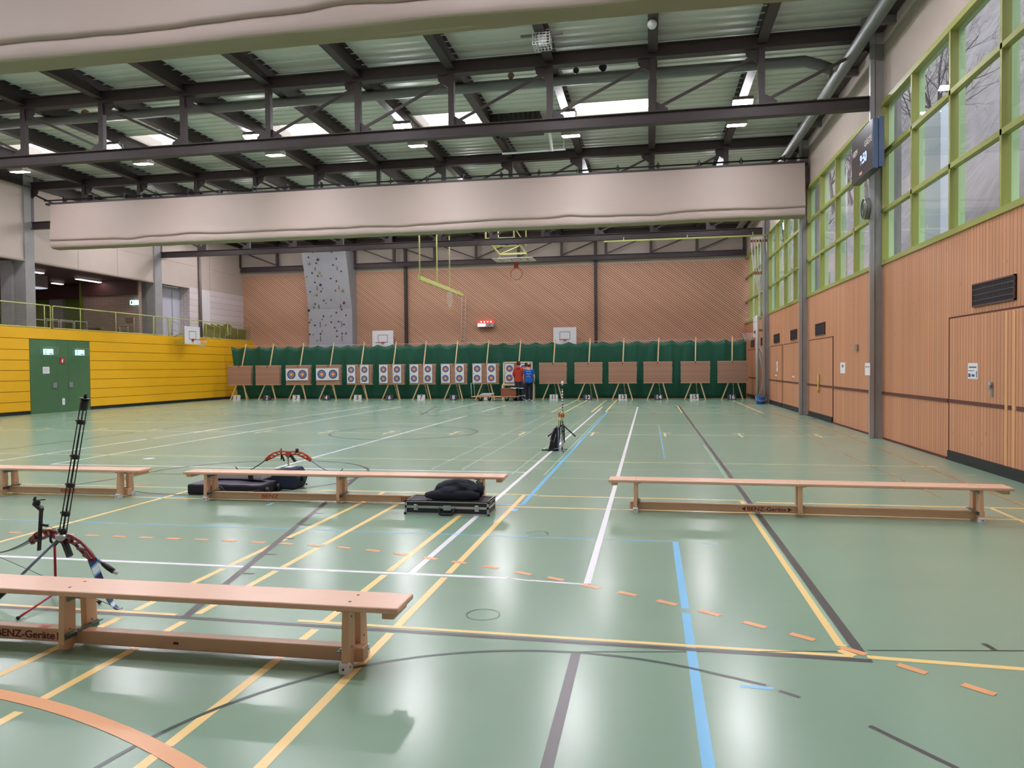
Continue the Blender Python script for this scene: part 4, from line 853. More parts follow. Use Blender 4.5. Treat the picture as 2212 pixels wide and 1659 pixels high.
# ---------------------------------------------------------------- gymnastics benches
SHOE = mat('white rubber foot', (222, 222, 226), .5); BRACE = mat('grey green steel brace', (98, 120, 116), .45, metal=.3); BOLT = mat('bolt steel', (150, 140, 130), .4, metal=.6)
DBR = mat('dark red brown print', (108, 36, 32), .5); DRED = mat('red print', (196, 50, 34), .5)
def bench(cx, cy, label, marks, L=3.75, rot=0, spots=()):
    t = T('gym_bench', label, 'bench', (cx, cy, 0)); h = L/2
    m = MB(); m.box(cx-h, cx+h, cy-.125, cy+.125, .305, .335); o = m.build('seat', BENCH, t); chamfer(o, .009, 3)
    m = MB(); m.box(cx-1.66, cx+1.66, cy-.035, cy+.035, .022, .095); chamfer(m.build('lower_rail', BENCHL, t), .006)
    for x in (-1.6, 0, 1.6):
        for s in (1, -1):
            m = MB(); w = .018; z0 = 0.03 if x else .012
            poly = [(s*.035, z0), (s*.135, z0), (s*.112, .305), (s*.035, .305)] if x else [(s*.04, .03), (s*.075, .008), (s*.12, .02), (s*.125, .06), (s*.112, .305), (s*.035, .305)]
            m.prism(poly, 2*w, frameM((cx+x-w, cy, 0), (0, 1, 0), (0, 0, 1))); lg = m.build('leg', BENCHL, t); chamfer(lg, .003)
            if x:
                m = MB(); m.prism([(s*.075, 0), (s*.148, 0), (s*.148, .05), (s*.12, .055), (s*.085, .03)], .05, frameM((cx+x-.025, cy, 0), (0, 1, 0), (0, 0, 1))); sh = m.build('foot_cap', SHOE, lg); chamfer(sh, .004)
                m = MB(); m.tube([(cx+x+.0, cy+s*.1475, .028), (cx+x, cy+s*.150, .028)], .006, 8); m.tube([(cx+x+.0245, cy+s*.12, .032), (cx+x+.0265, cy+s*.12, .032)], .005, 8); m.build('screw', mat('dark screw', (60, 50, 50), .5), lg)
            m = MB()
            for z in (.12, .27): m.tube([(cx+x+w, cy+s*.08, z), (cx+x+w+.003, cy+s*.08, z)], .006, 8)
            m.build('bolt', BOLT, lg)
        sgn = 1 if x <= 0 else -1; bx = cx+x+sgn*.018
        m = MB(); m.box(min(bx, bx+sgn*.028), max(bx, bx+sgn*.028), cy-.12, cy+.13, .098, .103); m.box(min(bx, bx+sgn*.004), max(bx, bx+sgn*.004), cy-.12, cy+.13, .07, .103); br = m.build('angle_brace', BRACE, t)
        m = MB()
        for yy in (-.1, -.04, .06, .11): m.tube([(bx+sgn*.014, cy+yy, .103), (bx+sgn*.014, cy+yy, .108)], .006, 8)
        m.build('screw', BOLT, br)
        m = MB(); m.box(min(bx, bx+sgn*.035), max(bx, bx+sgn*.035), cy-.1, cy+.1, .296, .305); m.box(min(bx, bx+sgn*.004), max(bx, bx+sgn*.004), cy-.1, cy+.1, .27, .305); m.build('top_brace', BRACE, t)
        for yy in (-.055, .055): m = MB(); m.tube([(cx+x, cy+yy, .335), (cx+x, cy+yy, .3356)], .009, 10); m.build('plug', mat('dark plug', (120, 78, 56), .6), t)
    for s in (1, -1): m = MB(); m.box(cx+s*(h-.06)-.03, cx+s*(h-.06)+.03, cy-.1, cy+.1, .272, .305); m.build('end_batten', BENCHL, t)
    F = lambda x, z: frameM((cx+x, cy-.0358, z), (1, 0, 0), (0, 0, 1))
    for kind, x in marks:
        if kind == 'benz': text('BENZ', .062, F(x, .057), DRED, 'lettering', t, sx=1.35, bold=.006)
        else:
            text('BENZ-Geräte', .056, F(x, .056), DBR, 'lettering', t, bold=.015, fit=.372)
            m = MB()
            for s in (-1, 1): m.add([(cx+x+s*.202, cy-.0362, .08), (cx+x+s*.24, cy-.0362, .056), (cx+x+s*.202, cy-.0362, .032)], [(0, 1, 2)])
            m.build('arrow_mark', DBR, t)
    if spots:
        m = MB(); m.box(cx+spots[0]-.03, cx+spots[0]+.03, cy-.03, cy+.005, .095, .0955); m.build('red_sticker', mat('red sticker', (230, 70, 66), .5), t)
        m = MB(); m.box(cx+.6, cx+.63, cy-.0365, cy-.035, .052, .066); m.build('burnt_stamp', DBR, t)
    if rot: t.rotation_euler = (0, 0, rot)
    return t
bench(-3.08, 3.545, 'beech gym bench nearest the camera, cut off by the left picture edge', [('g', -.305)], spots=(-.2,))
bench(-7.75, 7.86, 'beech gym bench at left, middle distance, cut off by the picture edge', [('benz', .85)])
bench(-3.4, 7.84, 'beech gym bench in the middle distance behind the aluminium case', [('benz', -.85), ('benz', .8)], rot=.012)
bench(1.455, 7.78, 'beech gym bench at right, standing alone on the open floor', [('g', -.31)], rot=-.022)

# ---------------------------------------------------------------- aluminium case and jacket
t = T('flight_case', 'black case with aluminium edges standing in front of the middle bench', 'case', (-2.04, 7.5, 0)); CB = mat('dark case panel', (48, 44, 58), .5, bump=.1, bs=200)
c = (-2.48, -1.6, 7.3, 7.64); m = MB(); m.box(c[0]+.008, c[1]-.008, c[2]+.008, c[3]-.008, .006, .139); m.build('shell', CB, t)
m = MB()
for z0, z1 in ((0, .018), (.066, .09), (.128, .145)):
    m.box(c[0], c[1], c[2], c[2]+.01, z0, z1); m.box(c[0], c[1], c[3]-.01, c[3], z0, z1); m.box(c[0], c[0]+.01, c[2], c[3], z0, z1); m.box(c[1]-.01, c[1], c[2], c[3], z0, z1)
m.box(c[0], c[1], c[2], c[2]+.02, .138, .145); m.box(c[0], c[1], c[3]-.02, c[3], .138, .145); m.box(c[0], c[0]+.02, c[2], c[3], .138, .145); m.box(c[1]-.02, c[1], c[2], c[3], .138, .145)
for x in (c[0], c[1]-.018):
    for y in (c[2], c[3]-.018): m.box(x, x+.018, y, y+.018, 0, .145)
m.build('edge_profile', ALU, t)
for x in (c[0], c[1]):
    for z in (.01, .135): m = MB(); m.ball((x, c[2], z), .014, 8, 6); m.build('corner_cap', BLACK, t)
for x in (-2.36, -1.72):
    m = MB(); m.box(x-.022, x+.022, c[2]-.012, c[2], .045, .105); m.box(x-.012, x+.012, c[2]-.02, c[2]-.012, .06, .1); m.tube([(x-.014, c[2]-.018, .1), (x+.014, c[2]-.018, .1)], .008, 8); chamfer(m.build('latch', ALU, t), .003)
m = MB(); m.tube([(-2.11, c[2]-.01, .066), (-2.11, c[2]-.035, .06), (-2.1, c[2]-.04, .02), (-2.08, c[2]-.04, .012), (-1.98, c[2]-.04, .012), (-1.96, c[2]-.04, .02), (-1.95, c[2]-.035, .06), (-1.95, c[2]-.01, .066)], .011, 8); m.build('handle', BLACK, t)
m = MB(); m.box(-2.07, -1.99, c[2]-.008, c[2], .05, .1); m.box(-2.06, -2.0, c[2]-.012, c[2]-.008, .055, .07); m.build('lock', ALU, t)
JK = mat('black jacket cloth', (20, 22, 38), .85, bump=.3, bs=18)
def jk(p, d):
    f = 1+.22*noise.noise(Vector((d.x*1.6, d.y*1.6, d.z*1.6))+Vector((4, 1, 0)))+.1*noise.noise(d*4.5); f2 = .05*math.sin(9*d.x+4*d.y+3*d.z)
    q = p*(f+f2); q.z = max(q.z, -.055+.004*d.y)
    q.z += .045*max(0, 1-abs(q.x-.02)/.28)-.03*max(0, (-q.x-.18))/.2; q.z = max(q.z, -.055); q.x = .27*math.tanh(q.x/.27)*1.12; q.z = max(q.z, -.055+.0*q.x); return q
m = MB(); m.ball((-1.98, 7.49, .2), (.33, .15, .1), 64, 36, 0, jk); o = m.build('jacket', JK); tag(o, 'crumpled black jacket lying on the aluminium edged case', 'jacket')
m = MB(); m.tube([(-2.28, 7.42, .18), (-2.2, 7.36, .195), (-2.0, 7.35, .2), (-1.82, 7.36, .197), (-1.72, 7.4, .182)], [.03, .045, .05, .05, .035], 12); m.build('sleeve', JK, o)
m = MB(); m.ball((-1.74, 7.5, .23), (.045, .1, .08), 20, 14, 0, lambda p, d: p*(1+.3*noise.noise(d*2.5))); m.build('hood', JK, o)
m = MB(); m.tube([(-1.86, 7.9, .24), (-1.84, 7.93, .27), (-1.8, 7.92, .26)], .016, 6); o = m.build('blue_strap', mat('bright blue cloth', (30, 90, 190), .7)); tag(o, 'bit of bright blue strap at the bench leg behind the jacket', 'strap')

# ---------------------------------------------------------------- bow bag, tube case, second bag behind the middle bench
BAG = mat('black nylon bag', (30, 28, 38), .75, bump=.2, bs=30); BAGT = mat('grey bag lid', (96, 92, 108), .8, bump=.2, bs=12)
t = T('bow_bag', 'flat black bow bag with grey lid on the floor behind the middle bench', 'bag', (-5.0, 8.3, 0))
m = MB(); m.box(-5.5, -4.55, 8.1, 8.55, 0, .12); chamfer(m.build('body', BAG, t), .02, 3)
m = MB(); m.add([(-5.49+.93*i/12, 8.11+.43*j/8, .122+.035*math.sin(PI*i/12)*math.sin(PI*j/8)+.012*noise.noise((i*.6, j*.7, 2))) for i in range(13) for j in range(9)], [(i*9+j, (i+1)*9+j, (i+1)*9+j+1, i*9+j+1) for i in range(12) for j in range(8)], 0, True); m.build('lid', BAGT, t)
m = MB(); m.tube([(-5.1, 8.09, .1), (-5.08, 8.04, .13), (-5.0, 8.03, .1), (-4.96, 8.05, .04), (-4.95, 8.09, .02)], .012, 6); m.tube([(-4.68, 8.09, .05), (-4.6, 8.05, .06), (-4.53, 8.06, .08)], .01, 6); m.build('strap', BLACK, t)
for yy in (8.2, 8.48): m = MB(); m.tube([(-4.52, yy, .045), (-4.49, yy, .045)], .045, 14); m.build('wheel', BLACK, t)
TUBE = glassmat('smoky clear plastic', (180, 176, 190), .1)
t = T('arrow_tube', 'smoky clear arrow box lying on the black bow bag', 'arrow case', (-5.0, 8.38, .16)); PLAST = mat('cloudy plastic', (176, 168, 176), .25)
m = MB(); m.box(-5.36, -4.6, 8.26, 8.5, .165, .24); chamfer(m.build('case', PLAST, t), .02, 3); m = MB(); m.box(-4.78, -4.72, 8.25, 8.51, .164, .242); m.build('buckle_band', BLACK, t)
m = MB(); m.box(-5.3, -4.8, 8.3, 8.46, .241, .25); m.build('lid_ridge', BAGT, t)
t = T('sports_bag', 'dark blue bag with wheels slumped beside the arrow box', 'bag', (-4.45, 8.75, 0))
m = MB(); m.prism([(-4.75, 0.02), (-4.35, 0), (-4.3, .14), (-4.37, .26), (-4.6, .25), (-4.8, .17)], .3, frameM((0, 8.88, 0), (1, 0, 0), (0, 0, 1))); chamfer(m.build('body', mat('dark blue nylon', (34, 40, 66), .75, bump=.3, bs=15), t), .025, 3)
m = MB(); m.tube([(-4.62, 8.64, .2), (-4.45, 8.6, .1), (-4.36, 8.62, .01)], .02, 6); m.build('strap', BLACK, t)
m = MB(); m.tube([(-4.3, 8.7, .13), (-4.27, 8.7, .13)], .04, 12); m.build('wheel', BLACK, t); m = MB(); m.box(-4.56, -4.46, 8.72, 8.9, .253, .26); m.build('label_patch', WHITE, t)

# ---------------------------------------------------------------- bows
CARB = mat('black carbon', (18, 18, 22), .35); STR = mat('bow string', (40, 36, 40), .8); SILV = mat('silver fitting', (200, 204, 210), .3, metal=.7)
def rod(m, a, b, r, n=8): m.tube([a, b], r, n)
def recurve(t, M, rm, lm, R=.31, lim=.4, w=.042, drop=.3, lims=None, drops=None, curl=.09):
    """local: x along riser, z up, y bow thickness direction. M maps to world"""
    MM = lambda p: M @ Vector(p)
    top = [(-R, -.05), (-R*.8, -.005), (-R*.55, .03), (-R*.3, .048), (-.05, .04), (.03, .05), (.12, .052), (R*.55, .03), (R*.8, -.005), (R, -.05)]
    m = MB()
    for s in (1, -1):
        q = [(s*.01, .045), (s*R*.35, .055), (s*R*.62, .035), (s*R*.85, 0), (s*R, -.045), (s*R*.97, -.075), (s*R*.75, -.05), (s*R*.55, -.02), (s*R*.42, .0), (s*R*.3, .005), (s*.01, -.005)]
        out = q[:6]; inn = [q[10], q[9], q[8], q[7], q[6], q[5]]
        # outer and inner rails with webs between, so the cut-outs stay open
        m.tube([MM((x, 0, z-.006)) for x, z in out], .011, 6); m.tube([MM((x, 0, z+.006)) for x, z in inn], .011, 6)
        for k in range(5):
            a = out[k+1] if k < 4 else out[5]; b2 = inn[k+1] if k < 4 else inn[5]
            m.bar(MM((a[0], 0, a[1]-.006)), MM((b2[0]*.97, 0, b2[1]+.006)), .024, .016)
        m.bar(MM((s*R*.82, 0, -.02)), MM((s*R, 0, -.06)), .034, .03)
    m.bar(MM((-.035, 0, .018)), MM((.035, 0, .018)), .03, .06); m.build('riser', rm, t)
    m = MB(); m.bar(MM((.03, 0, .0)), MM((.095, -.0, -.085)), .03, .03); m.build('grip', BLACK, t)
    tips = []
    for s in (1, -1):
        pts = []; lim = lims[s < 0] if lims else lim; drop = drops[s < 0] if drops else drop
        for k in range(15):
            u = k/14; x = s*(R-.01+lim*u); z = -.055-drop*(1-(1-u)**1.7)*(1)+ (curl*max(0, (u-.8)/.2)**1.5)
            pts.append((x, z))
        vs = []
        for k, (x, z) in enumerate(pts):
            ww = w*(1-.6*k/14)/2; d = Vector(pts[min(k+1, 14)])-Vector(pts[max(k-1, 0)]); d.normalize(); nn = Vector((-d.y, d.x))*.004
            vs += [MM((x+nn.x, -ww, z+nn.y)), MM((x+nn.x, ww, z+nn.y)), MM((x-nn.x, ww, z-nn.y)), MM((x-nn.x, -ww, z-nn.y))]
        fs = [(k*4+q, k*4+(q+1) % 4, k*4+4+(q+1) % 4, k*4+4+q) for k in range(14) for q in range(4)]+[(0, 1, 2, 3), (56, 57, 58, 59)]
        mb = MB(); mb.add(vs, fs, 0, False); mb.build('limb', lm[0 if s < 0 else 1], t); tips.append(pts[-2])
    m = MB(); rod(m, MM((tips[0][0], 0, tips[0][1])), MM((tips[1][0], 0, tips[1][1])), .002, 5); m.build('string', STR, t)
def stand(label, x, y, h, mt, feet, col2=None):
    t = T('bow_stand', label, 'bow stand', (x, y, 0)); m = MB(); m.tube([(x, y, .03), (x, y, h)], .008, 8); m.build('post', mt, t)
    for fx, fy in feet:
        m = MB(); m.tube([(x, y, .05), (x+fx, y+fy, .012)], .007, 8); lg = m.build('leg', mt, t); m = MB(); m.ball((x+fx, y+fy, .012), .012, 8, 6); m.build('foot_tip', BLACK, lg)
    m = MB(); m.tube([(x, y, h-.02), (x-.03, y, h+.01), (x-.03, y, h+.05)], .008, 6); m.tube([(x, y, h-.02), (x+.03, y, h+.01), (x+.03, y, h+.05)], .008, 6); m.build('fork', BLACK, t); return t
# near bow
MAR = mat('maroon anodised riser', (128, 28, 44), .3, coat=.4); BLUEL = mat('blue limb', (30, 44, 110), .35)
bm_ = bpy.data.materials.new('blue and white limb print'); bm_.use_nodes = True; nt = bm_.node_tree; bb = nt.nodes['Principled BSDF']; bb.inputs['Roughness'].default_value = .35
tc = nt.nodes.new('ShaderNodeTexCoord'); wv = nt.nodes.new('ShaderNodeTexWave'); wv.inputs['Scale'].default_value = 6; wv.inputs['Distortion'].default_value = 3; wv.inputs['Detail'].default_value = .5; cr = nt.nodes.new('ShaderNodeValToRGB')
cr.color_ramp.elements[0].color = lin((26, 34, 92)); cr.color_ramp.elements[1].color = lin((226, 232, 240)); e2 = cr.color_ramp.elements.new(.5); e2.color = lin((96, 176, 220)); cr.color_ramp.interpolation = 'CONSTANT'; cr.color_ramp.elements[2].position = .78
nt.links.new(tc.outputs['Object'], wv.inputs[0]); nt.links.new(wv.outputs[0], cr.inputs[0]); nt.links.new(cr.outputs[0], bb.inputs[0])
GREYL = mat('grey limb', (104, 104, 110), .35)
cx, cy, cz = -3.76, 4.2, .40
t = T('recurve_bow', 'maroon recurve bow with tall stabiliser resting on a red stand behind the near bench', 'recurve bow', (cx, cy, 0))
ang = -.30; u = Vector((math.cos(ang), math.sin(ang), -.09)).normalized(); n_ = Vector((0, 0, 1)).cross(u).normalized(); z_ = u.cross(n_)
M = Matrix((u, n_, z_)).transposed().to_4x4(); M.translation = (cx, cy, cz)
recurve(t, M, MAR, (GREYL, bm_), R=.33, lims=(.3, .6), w=.055, drops=(.27, .2), curl=.02)
m = MB(); A = Vector((-3.73, 4.18, .47)); B = Vector((-3.575, 4.2, 1.27)); sd = (B-A).normalized(); sx = sd.cross(Vector((0, 1, 0))).normalized(); sy = sd.cross(sx)
for a, b2 in ((1, 1), (1, -1), (-1, 1), (-1, -1)): m.tube([A+(sx*a+sy*b2)*.014, B+(sx*a+sy*b2)*.014], .0038, 6)
st = m.build('stabiliser', CARB, t)
for f in (.0, .14, .37, .6, .88): m = MB(); p = A+(B-A)*f; m.tube([p-sd*.014, p+sd*.014], .026, 10); m.tube([p+sx*.02, p+sx*.036], .008, 6); m.build('damper', BLACK, st)
m = MB(); m.tube([B-sd*.02, B+sd*.05], .025, 12); m.tube([B+sd*.05, B+sd*.056], .033, 14); m.tube([B+sd*.056, B+sd*.085], .01, 8); m.build('end_weight', BLACK, st)
for f, b2, nm in (((-3.72, 4.2, .42), (-3.32, 4.12, .24), 'r'), ((-3.76, 4.18, .42), (-4.03, 3.98, .08), 'l')):
    m = MB(); m.tube([f, b2], .009, 8); sr_ = m.build('side_rod', mat('printed silver rod', (136, 146, 168), .3, metal=.4), t)
    m = MB(); d = (Vector(b2)-Vector(f)).normalized(); b3 = Vector(b2); m.tube([b3-d*.11, b3-d*.09, b3-d*.05, b3], [.009, .015, .018, .016], 10); m.build('side_weight', BLACK, sr_); m = MB(); m.tube([b3, b3+d*.03], .01, 10); m.build('tip', SILV, sr_)
m = MB(); m.ball((-3.735, 4.17, .43), (.04, .03, .025), 12, 8); m.build('extender_block', SILV, t)
m = MB(); m.bar((-3.93, 4.2, .33), (-3.905, 4.2, .62), .012, .022, (0, 1, 0)); sg = m.build('sight_bar', BLACK, t)
m = MB(); m.bar((-3.96, 4.2, .64), (-3.88, 4.18, .6), .02, .025); m.ball((-3.93, 4.19, .645), .022, 10, 8); m.tube([(-3.93, 4.19, .66), (-3.85, 4.17, .672)], .004, 6); m.tube([(-3.96, 4.2, .66), (-3.93, 4.18, .68)], .009, 6); m.bar((-3.905, 4.2, .5), (-3.86, 4.2, .495), .014, .016); m.tube([(-3.86, 4.2, .495), (-3.8, 4.19, .475)], .0015, 5); m.tube([(-3.8+.009*math.cos(k*PI/6), 4.19, .472+.009*math.sin(k*PI/6)) for k in range(12)], .0015, 5, closed=True); m.build('sight_block', BLACK, sg)
stand('red folding bow stand under the maroon bow', -3.83, 4.22, .38, mat('red stand metal', (170, 40, 60), .35, metal=.3), ((.07, -.37), (.34, -.02), (-.25, .2)))
# middle bow
ORG = mat('orange red riser', (196, 68, 38), .3, coat=.4)
t = T('recurve_bow', 'orange red recurve bow standing behind the middle bench', 'recurve bow', (-4.6, 8.95, 0))
M = frameM((-4.6, 8.93, .39), (1, .02, 0), (0, 1, 0)); 
recurve(t, M, ORG, (CARB, mat('pale grey limb', (130, 128, 132), .4)), R=.31, lim=.44, w=.04, drop=.2)
m = MB(); m.tube([(-4.48, 8.93, .42), (-4.48, 8.93, .475)], .022, 10); m.build('sight_knob', BLACK, t); m = MB(); m.tube([(-4.7, 8.93, .33), (-4.7, 8.93, .475)], .009, 8); m.tube([(-4.66, 8.93, .31), (-4.72, 8.93, .45)], .012, 6); m.build('sight_block', BLACK, t)
t = stand('spiral striped bow stand under the orange bow', -4.62, 8.96, .37, mat('pale stand tube', (196, 190, 150), .5), ((.25, 0), (.05, -.25), (-.2, .15)))
m = MB(); m.tube([(-4.62+.0085*math.cos(k*.9), 8.96+.0085*math.sin(k*.9), .1+.0045*k) for k in range(60)], .003, 4); m.build('spiral_stripe', BLACK, t)
# far bow with quiver
t = T('recurve_bow', 'black recurve bow with black and white stabiliser far out on the court', 'recurve bow', (-1.54, 13.3, 0))
M = frameM((-1.53, 13.3, .42), (-.08, 1, 0), (-1, -.08, 0)); recurve(t, M, CARB, (CARB, CARB), R=.3, lim=.42, w=.04, drop=.32)
m = MB(); m.tube([(-1.54, 13.3, .45), (-1.54, 13.3, 1.2)], .012, 8); st = m.build('stabiliser', WHITE, t)
for k in range(13): m = MB(); z = .5+.052*k; m.tube([(-1.54, 13.3, z), (-1.54, 13.3, z+.018)], .015, 8); m.build('black_band', BLACK, st)
m = MB(); m.tube([(-1.54, 13.3, 1.1), (-1.54, 13.3, 1.17)], .022, 10); m.build('end_weight', BLACK, st); m = MB(); m.tube([(-1.54, 13.3, 1.17), (-1.54, 13.3, 1.24)], .018, 10); m.build('weight_cap', WHITE, st)
for a, b2 in (((-1.54, 13.3, .46), (-1.8, 13.2, .25)), ((-1.54, 13.3, .46), (-1.3, 13.25, .25))):
    m = MB(); m.tube([a, b2], .012, 8); sr_ = m.build('side_rod', CARB, t); m = MB(); d = (Vector(b2)-Vector(a)).normalized(); m.tube([Vector(b2), Vector(b2)+d*.03], .014, 10); m.build('tip', WHITE, sr_)
t = stand('pale bow stand holding the far black bow', -1.6, 13.15, .4, mat('pale blue grey tube', (150, 156, 180), .4), ((.1, -.15), (.12, .2), (-.2, .05)))
t = T('arrow_quiver', 'black quiver standing on the white line beside the far bow', 'quiver', (-1.66, 13.2, 0))
m = MB(); m.prism([(-1.79, .0), (-1.6, .0), (-1.575, .4), (-1.64, .42), (-1.69, .4)], .08, frameM((0, 13.25, 0), (1, 0, 0), (0, 0, 1))); chamfer(m.build('pouch', BAG, t), .01)
m = MB(); m.tube([(-1.66, 13.16, .42), (-1.72, 13.15, .3), (-1.74, 13.15, .2), (-1.68, 13.15, .16), (-1.64, 13.15, .3)], .01, 6); m.build('belt', mat('grey belt', (110, 104, 112), .7), t)
m = MB(); m.bar((-1.9, 13.15, .015), (-1.6, 13.15, .03), .03, .02); m.build('flap', BLACK, t)
OF = mat('orange fletching', (220, 80, 36), .6); YN = mat('yellow nock', (214, 226, 90), .6)
for k, (ax, ay) in enumerate(((-1.6, 13.2), (-1.57, 13.22), (-1.585, 13.18), (-1.555, 13.2))):
    a = T('arrow', 'orange fletched arrow standing in the black quiver', 'arrow', (ax, ay, .3), 'arrows in the black quiver')
    p0 = Vector((ax-.03, ay, .2)); p1 = Vector((ax+.02+.012*k, ay, .7-.012*k)); m = MB(); m.tube([p0, p1], .005, 6); m.build('shaft', CARB, a)
    d = (p1-p0).normalized(); s_ = d.cross(Vector((0, 1, 0))).normalized(); m = MB()
    for q in range(3):
        w_ = (s_*math.cos(q*2*PI/3)+Vector((0, 1, 0))*math.sin(q*2*PI/3))*.018; pa = p0+d*.4; m.add([pa, pa+d*.08, pa+d*.075+w_, pa+d*.02+w_], [(0, 1, 2, 3)])
    m.build('fletching', OF, a); m = MB(); m.tube([p0+d*.34, p0+d*.39], .009, 6); m.tube([p1-d*.02, p1+d*.015], .01, 6); m.build('nock', YN, a)

# ---------------------------------------------------------------- people
SKIN = mat('skin', (206, 156, 134), .55)
def skin(name, chains, mt, parent, sub=2):
    """chains: list of point lists (x,y,z,r); equal points merge; the first point is the root"""
    vs, rs, es, key = [], [], [], {}
    def vid(p):
        k = tuple(round(c, 4) for c in p[:3])
        if k not in key: key[k] = len(vs); vs.append(p[:3]); rs.append(p[3])
        return key[k]
    for ch in chains:
        ids = [vid(p) for p in ch]; es += [(ids[i], ids[i+1]) for i in range(len(ids)-1)]
    me = bpy.data.meshes.new(name); me.from_pydata(vs, es, []); me.update(); o = bpy.data.objects.new(name, me); COL.objects.link(o); o.parent = parent
    sk = o.modifiers.new('skin', 'SKIN'); sk.use_smooth_shade = True
    if not me.skin_vertices: bpy.context.view_layer.update()
    for i, r in enumerate(rs):
        v = me.skin_vertices[0].data[i]; q = r if isinstance(r, tuple) else (r, r); v.radius = q; v.use_root = (i == 0)
    ss = o.modifiers.new('sub', 'SUBSURF'); ss.levels = sub; ss.render_levels = sub
    me.materials.append(mt); return o
def person(label, loc, rot, h, top, topcol, trousers, hair, short=False, bald=False, hood=False, arms=None, shoes=WHITE, hips=1.0):
    t = T('person', label, 'person', loc); k = h/1.75; S_ = lambda p: (p[0]*k, p[1]*k, p[2]*k)+((tuple(c*k for c in p[3]) if isinstance(p[3], tuple) else p[3]*k),)
    arms = arms or {1: ((.235, -.01, 1.16), (.235, .05, .93)), -1: ((-.235, -.01, 1.16), (-.235, .05, .93))}
    body = [[(0, 0, .97, (.12, .085)), (0, 0, 1.12, (.12, .085)), (0, 0, 1.3, (.155, .1)), (0, 0, 1.43, (.1, .07)), (0, .005, 1.5, .052), (0, .02, 1.56, .055), (0, .03, 1.63, (.078, .092)), (0, .025, 1.7, (.06, .075))]]
    for s in (1, -1):
        e, w = arms[s]; d = (Vector(w)-Vector(e)).normalized(); P = Vector(w)+d*.05; sd = Vector((0, 1, 0)) if abs(d.y) < .8 else Vector((0, 0, 1))
        body.append([(0, 0, 1.43, (.1, .07)), (s*.17, 0, 1.42, .052), (*e, .04), (*w, .026), (*P, .028)])
        for q, (off, ln) in enumerate(((-.03, .07), (-.01, .085), (.01, .08), (.028, .065))):
            a = P+d*.03+sd*off; b_ = a+d*ln*.55+Vector((-s*.006, 0, 0)); c_ = b_+d*ln*.45+Vector((-s*.018, 0, 0)); body.append([(*P, .028), (*a, .011), (*b_, .009), (*c_, .008)])
        a = Vector(w)+d*.03+sd*.03; body.append([(*w, .026), (*a, .012), (*(a+d*.04+sd*.015), .009)])
        body.append([(0, 0, .97, (.12, .085)), (s*.095, 0, .9, .075), (s*.105, .01, .5, .055), (s*.11, -.02, .1, .036), (s*.115, -.02, .05, .034), (s*.125, .12, .035, .03)])
    skin('body', [[S_(p) for p in ch] for ch in body], SKIN, t)
    tp = [[(0, 0, .82, (.19*hips, .155)), (0, 0, .9, (.19*hips, .15)), (0, 0, 1.1, (.175*hips, .125)), (0, 0, 1.3, (.195, .13)), (0, 0, 1.42, (.14, .09)), (0, 0, 1.49, .075)]]
    for s in (1, -1):
        e, w = arms[s]; c = [(0, 0, 1.42, (.13, .085)), (s*.17, 0, 1.42, .068)]
        if short: m_ = Vector((s*.17, 0, 1.42))*.25+Vector(e)*.75; c += [(*m_, .062)]
        else: c += [(*e, .056), (*w, .042)]
        tp.append(c)
    skin(top, [[S_(p) for p in ch] for ch in tp], topcol, t)
    tr = [[(0, 0, 1.04, (.165*hips, .12)), (0, 0, .88, (.16*hips, .118))]]
    for s in (1, -1): tr.append([(0, 0, .88, (.16*hips, .118)), (s*.1, 0, .78, .095), (s*.108, .01, .5, .075), (s*.112, -.02, .1, .06), (s*.112, -.02, .05, .06)])
    skin('trousers', [[S_(p) for p in ch] for ch in tr], trousers, t)
    for s in (1, -1):
        m = MB(); m.ball((s*.118*k, .05*k, .042*k), (.048*k, .14*k, .045*k), 14, 10, 0, lambda p, d: Vector((p.x, p.y, max(p.z, -.042*k)))); m.build('shoe', shoes, t, keep=True)
    m = MB(); hc = Vector((0, .022, 1.655))*k
    if bald: m.ball(hc, (.088*k, .1*k, .1*k), 20, 14, 0, lambda p, d: p*(1.0 if d.z < .45 and d.y < .35 else .9))
    else: m.ball(hc+Vector((0, -.008, .008))*k, (.093*k, .108*k, .112*k), 20, 14, 0, lambda p, d: p*((1.0+.06*noise.noise(d*5)) if (d.y < .3 or d.z > .5) and d.z > -.75 else .82))
    m.build('hair', hair, t, keep=True)
    if bald: m = MB(); m.ball(hc+Vector((0, -.012, .04))*k, (.068*k, .08*k, .066*k), 16, 10); m.build('bald_crown', SKIN, t, keep=True)
    for s in (1, -1): m = MB(); m.ball((s*.088*k, .03*k, 1.635*k), (.012*k, .02*k, .032*k), 8, 6); m.build('ear', SKIN, t, keep=True); m = MB(); m.ball((s*.03*k, .118*k, 1.645*k), .012*k, 8, 6); m.build('eye', WHITE, t, keep=True)
    m = MB(); m.prism([(-.014*k, 0), (.014*k, 0), (0, .045*k)], .028*k, frameM((0, .112*k+.028*k, 1.6*k), (1, 0, 0), (0, 0, 1))); m.build('nose', SKIN, t, keep=True)
    m = MB(); m.ball((0, .112*k, 1.58*k), (.026*k, .01*k, .007*k), 8, 6); m.build('mouth', mat('lips', (170, 96, 90), .5), t, keep=True)
    if hood: m = MB(); m.ball((0, -.075*k, 1.46*k), (.12*k, .06*k, .075*k), 18, 12, 0, lambda p, d: p*(1+.12*noise.noise(d*4))); m.build('hood', topcol, t, keep=True)
    t.rotation_euler = (0, 0, rot); return t
JEANS = mat('dark jeans', (40, 44, 60), .8, var=.08, vs=14)
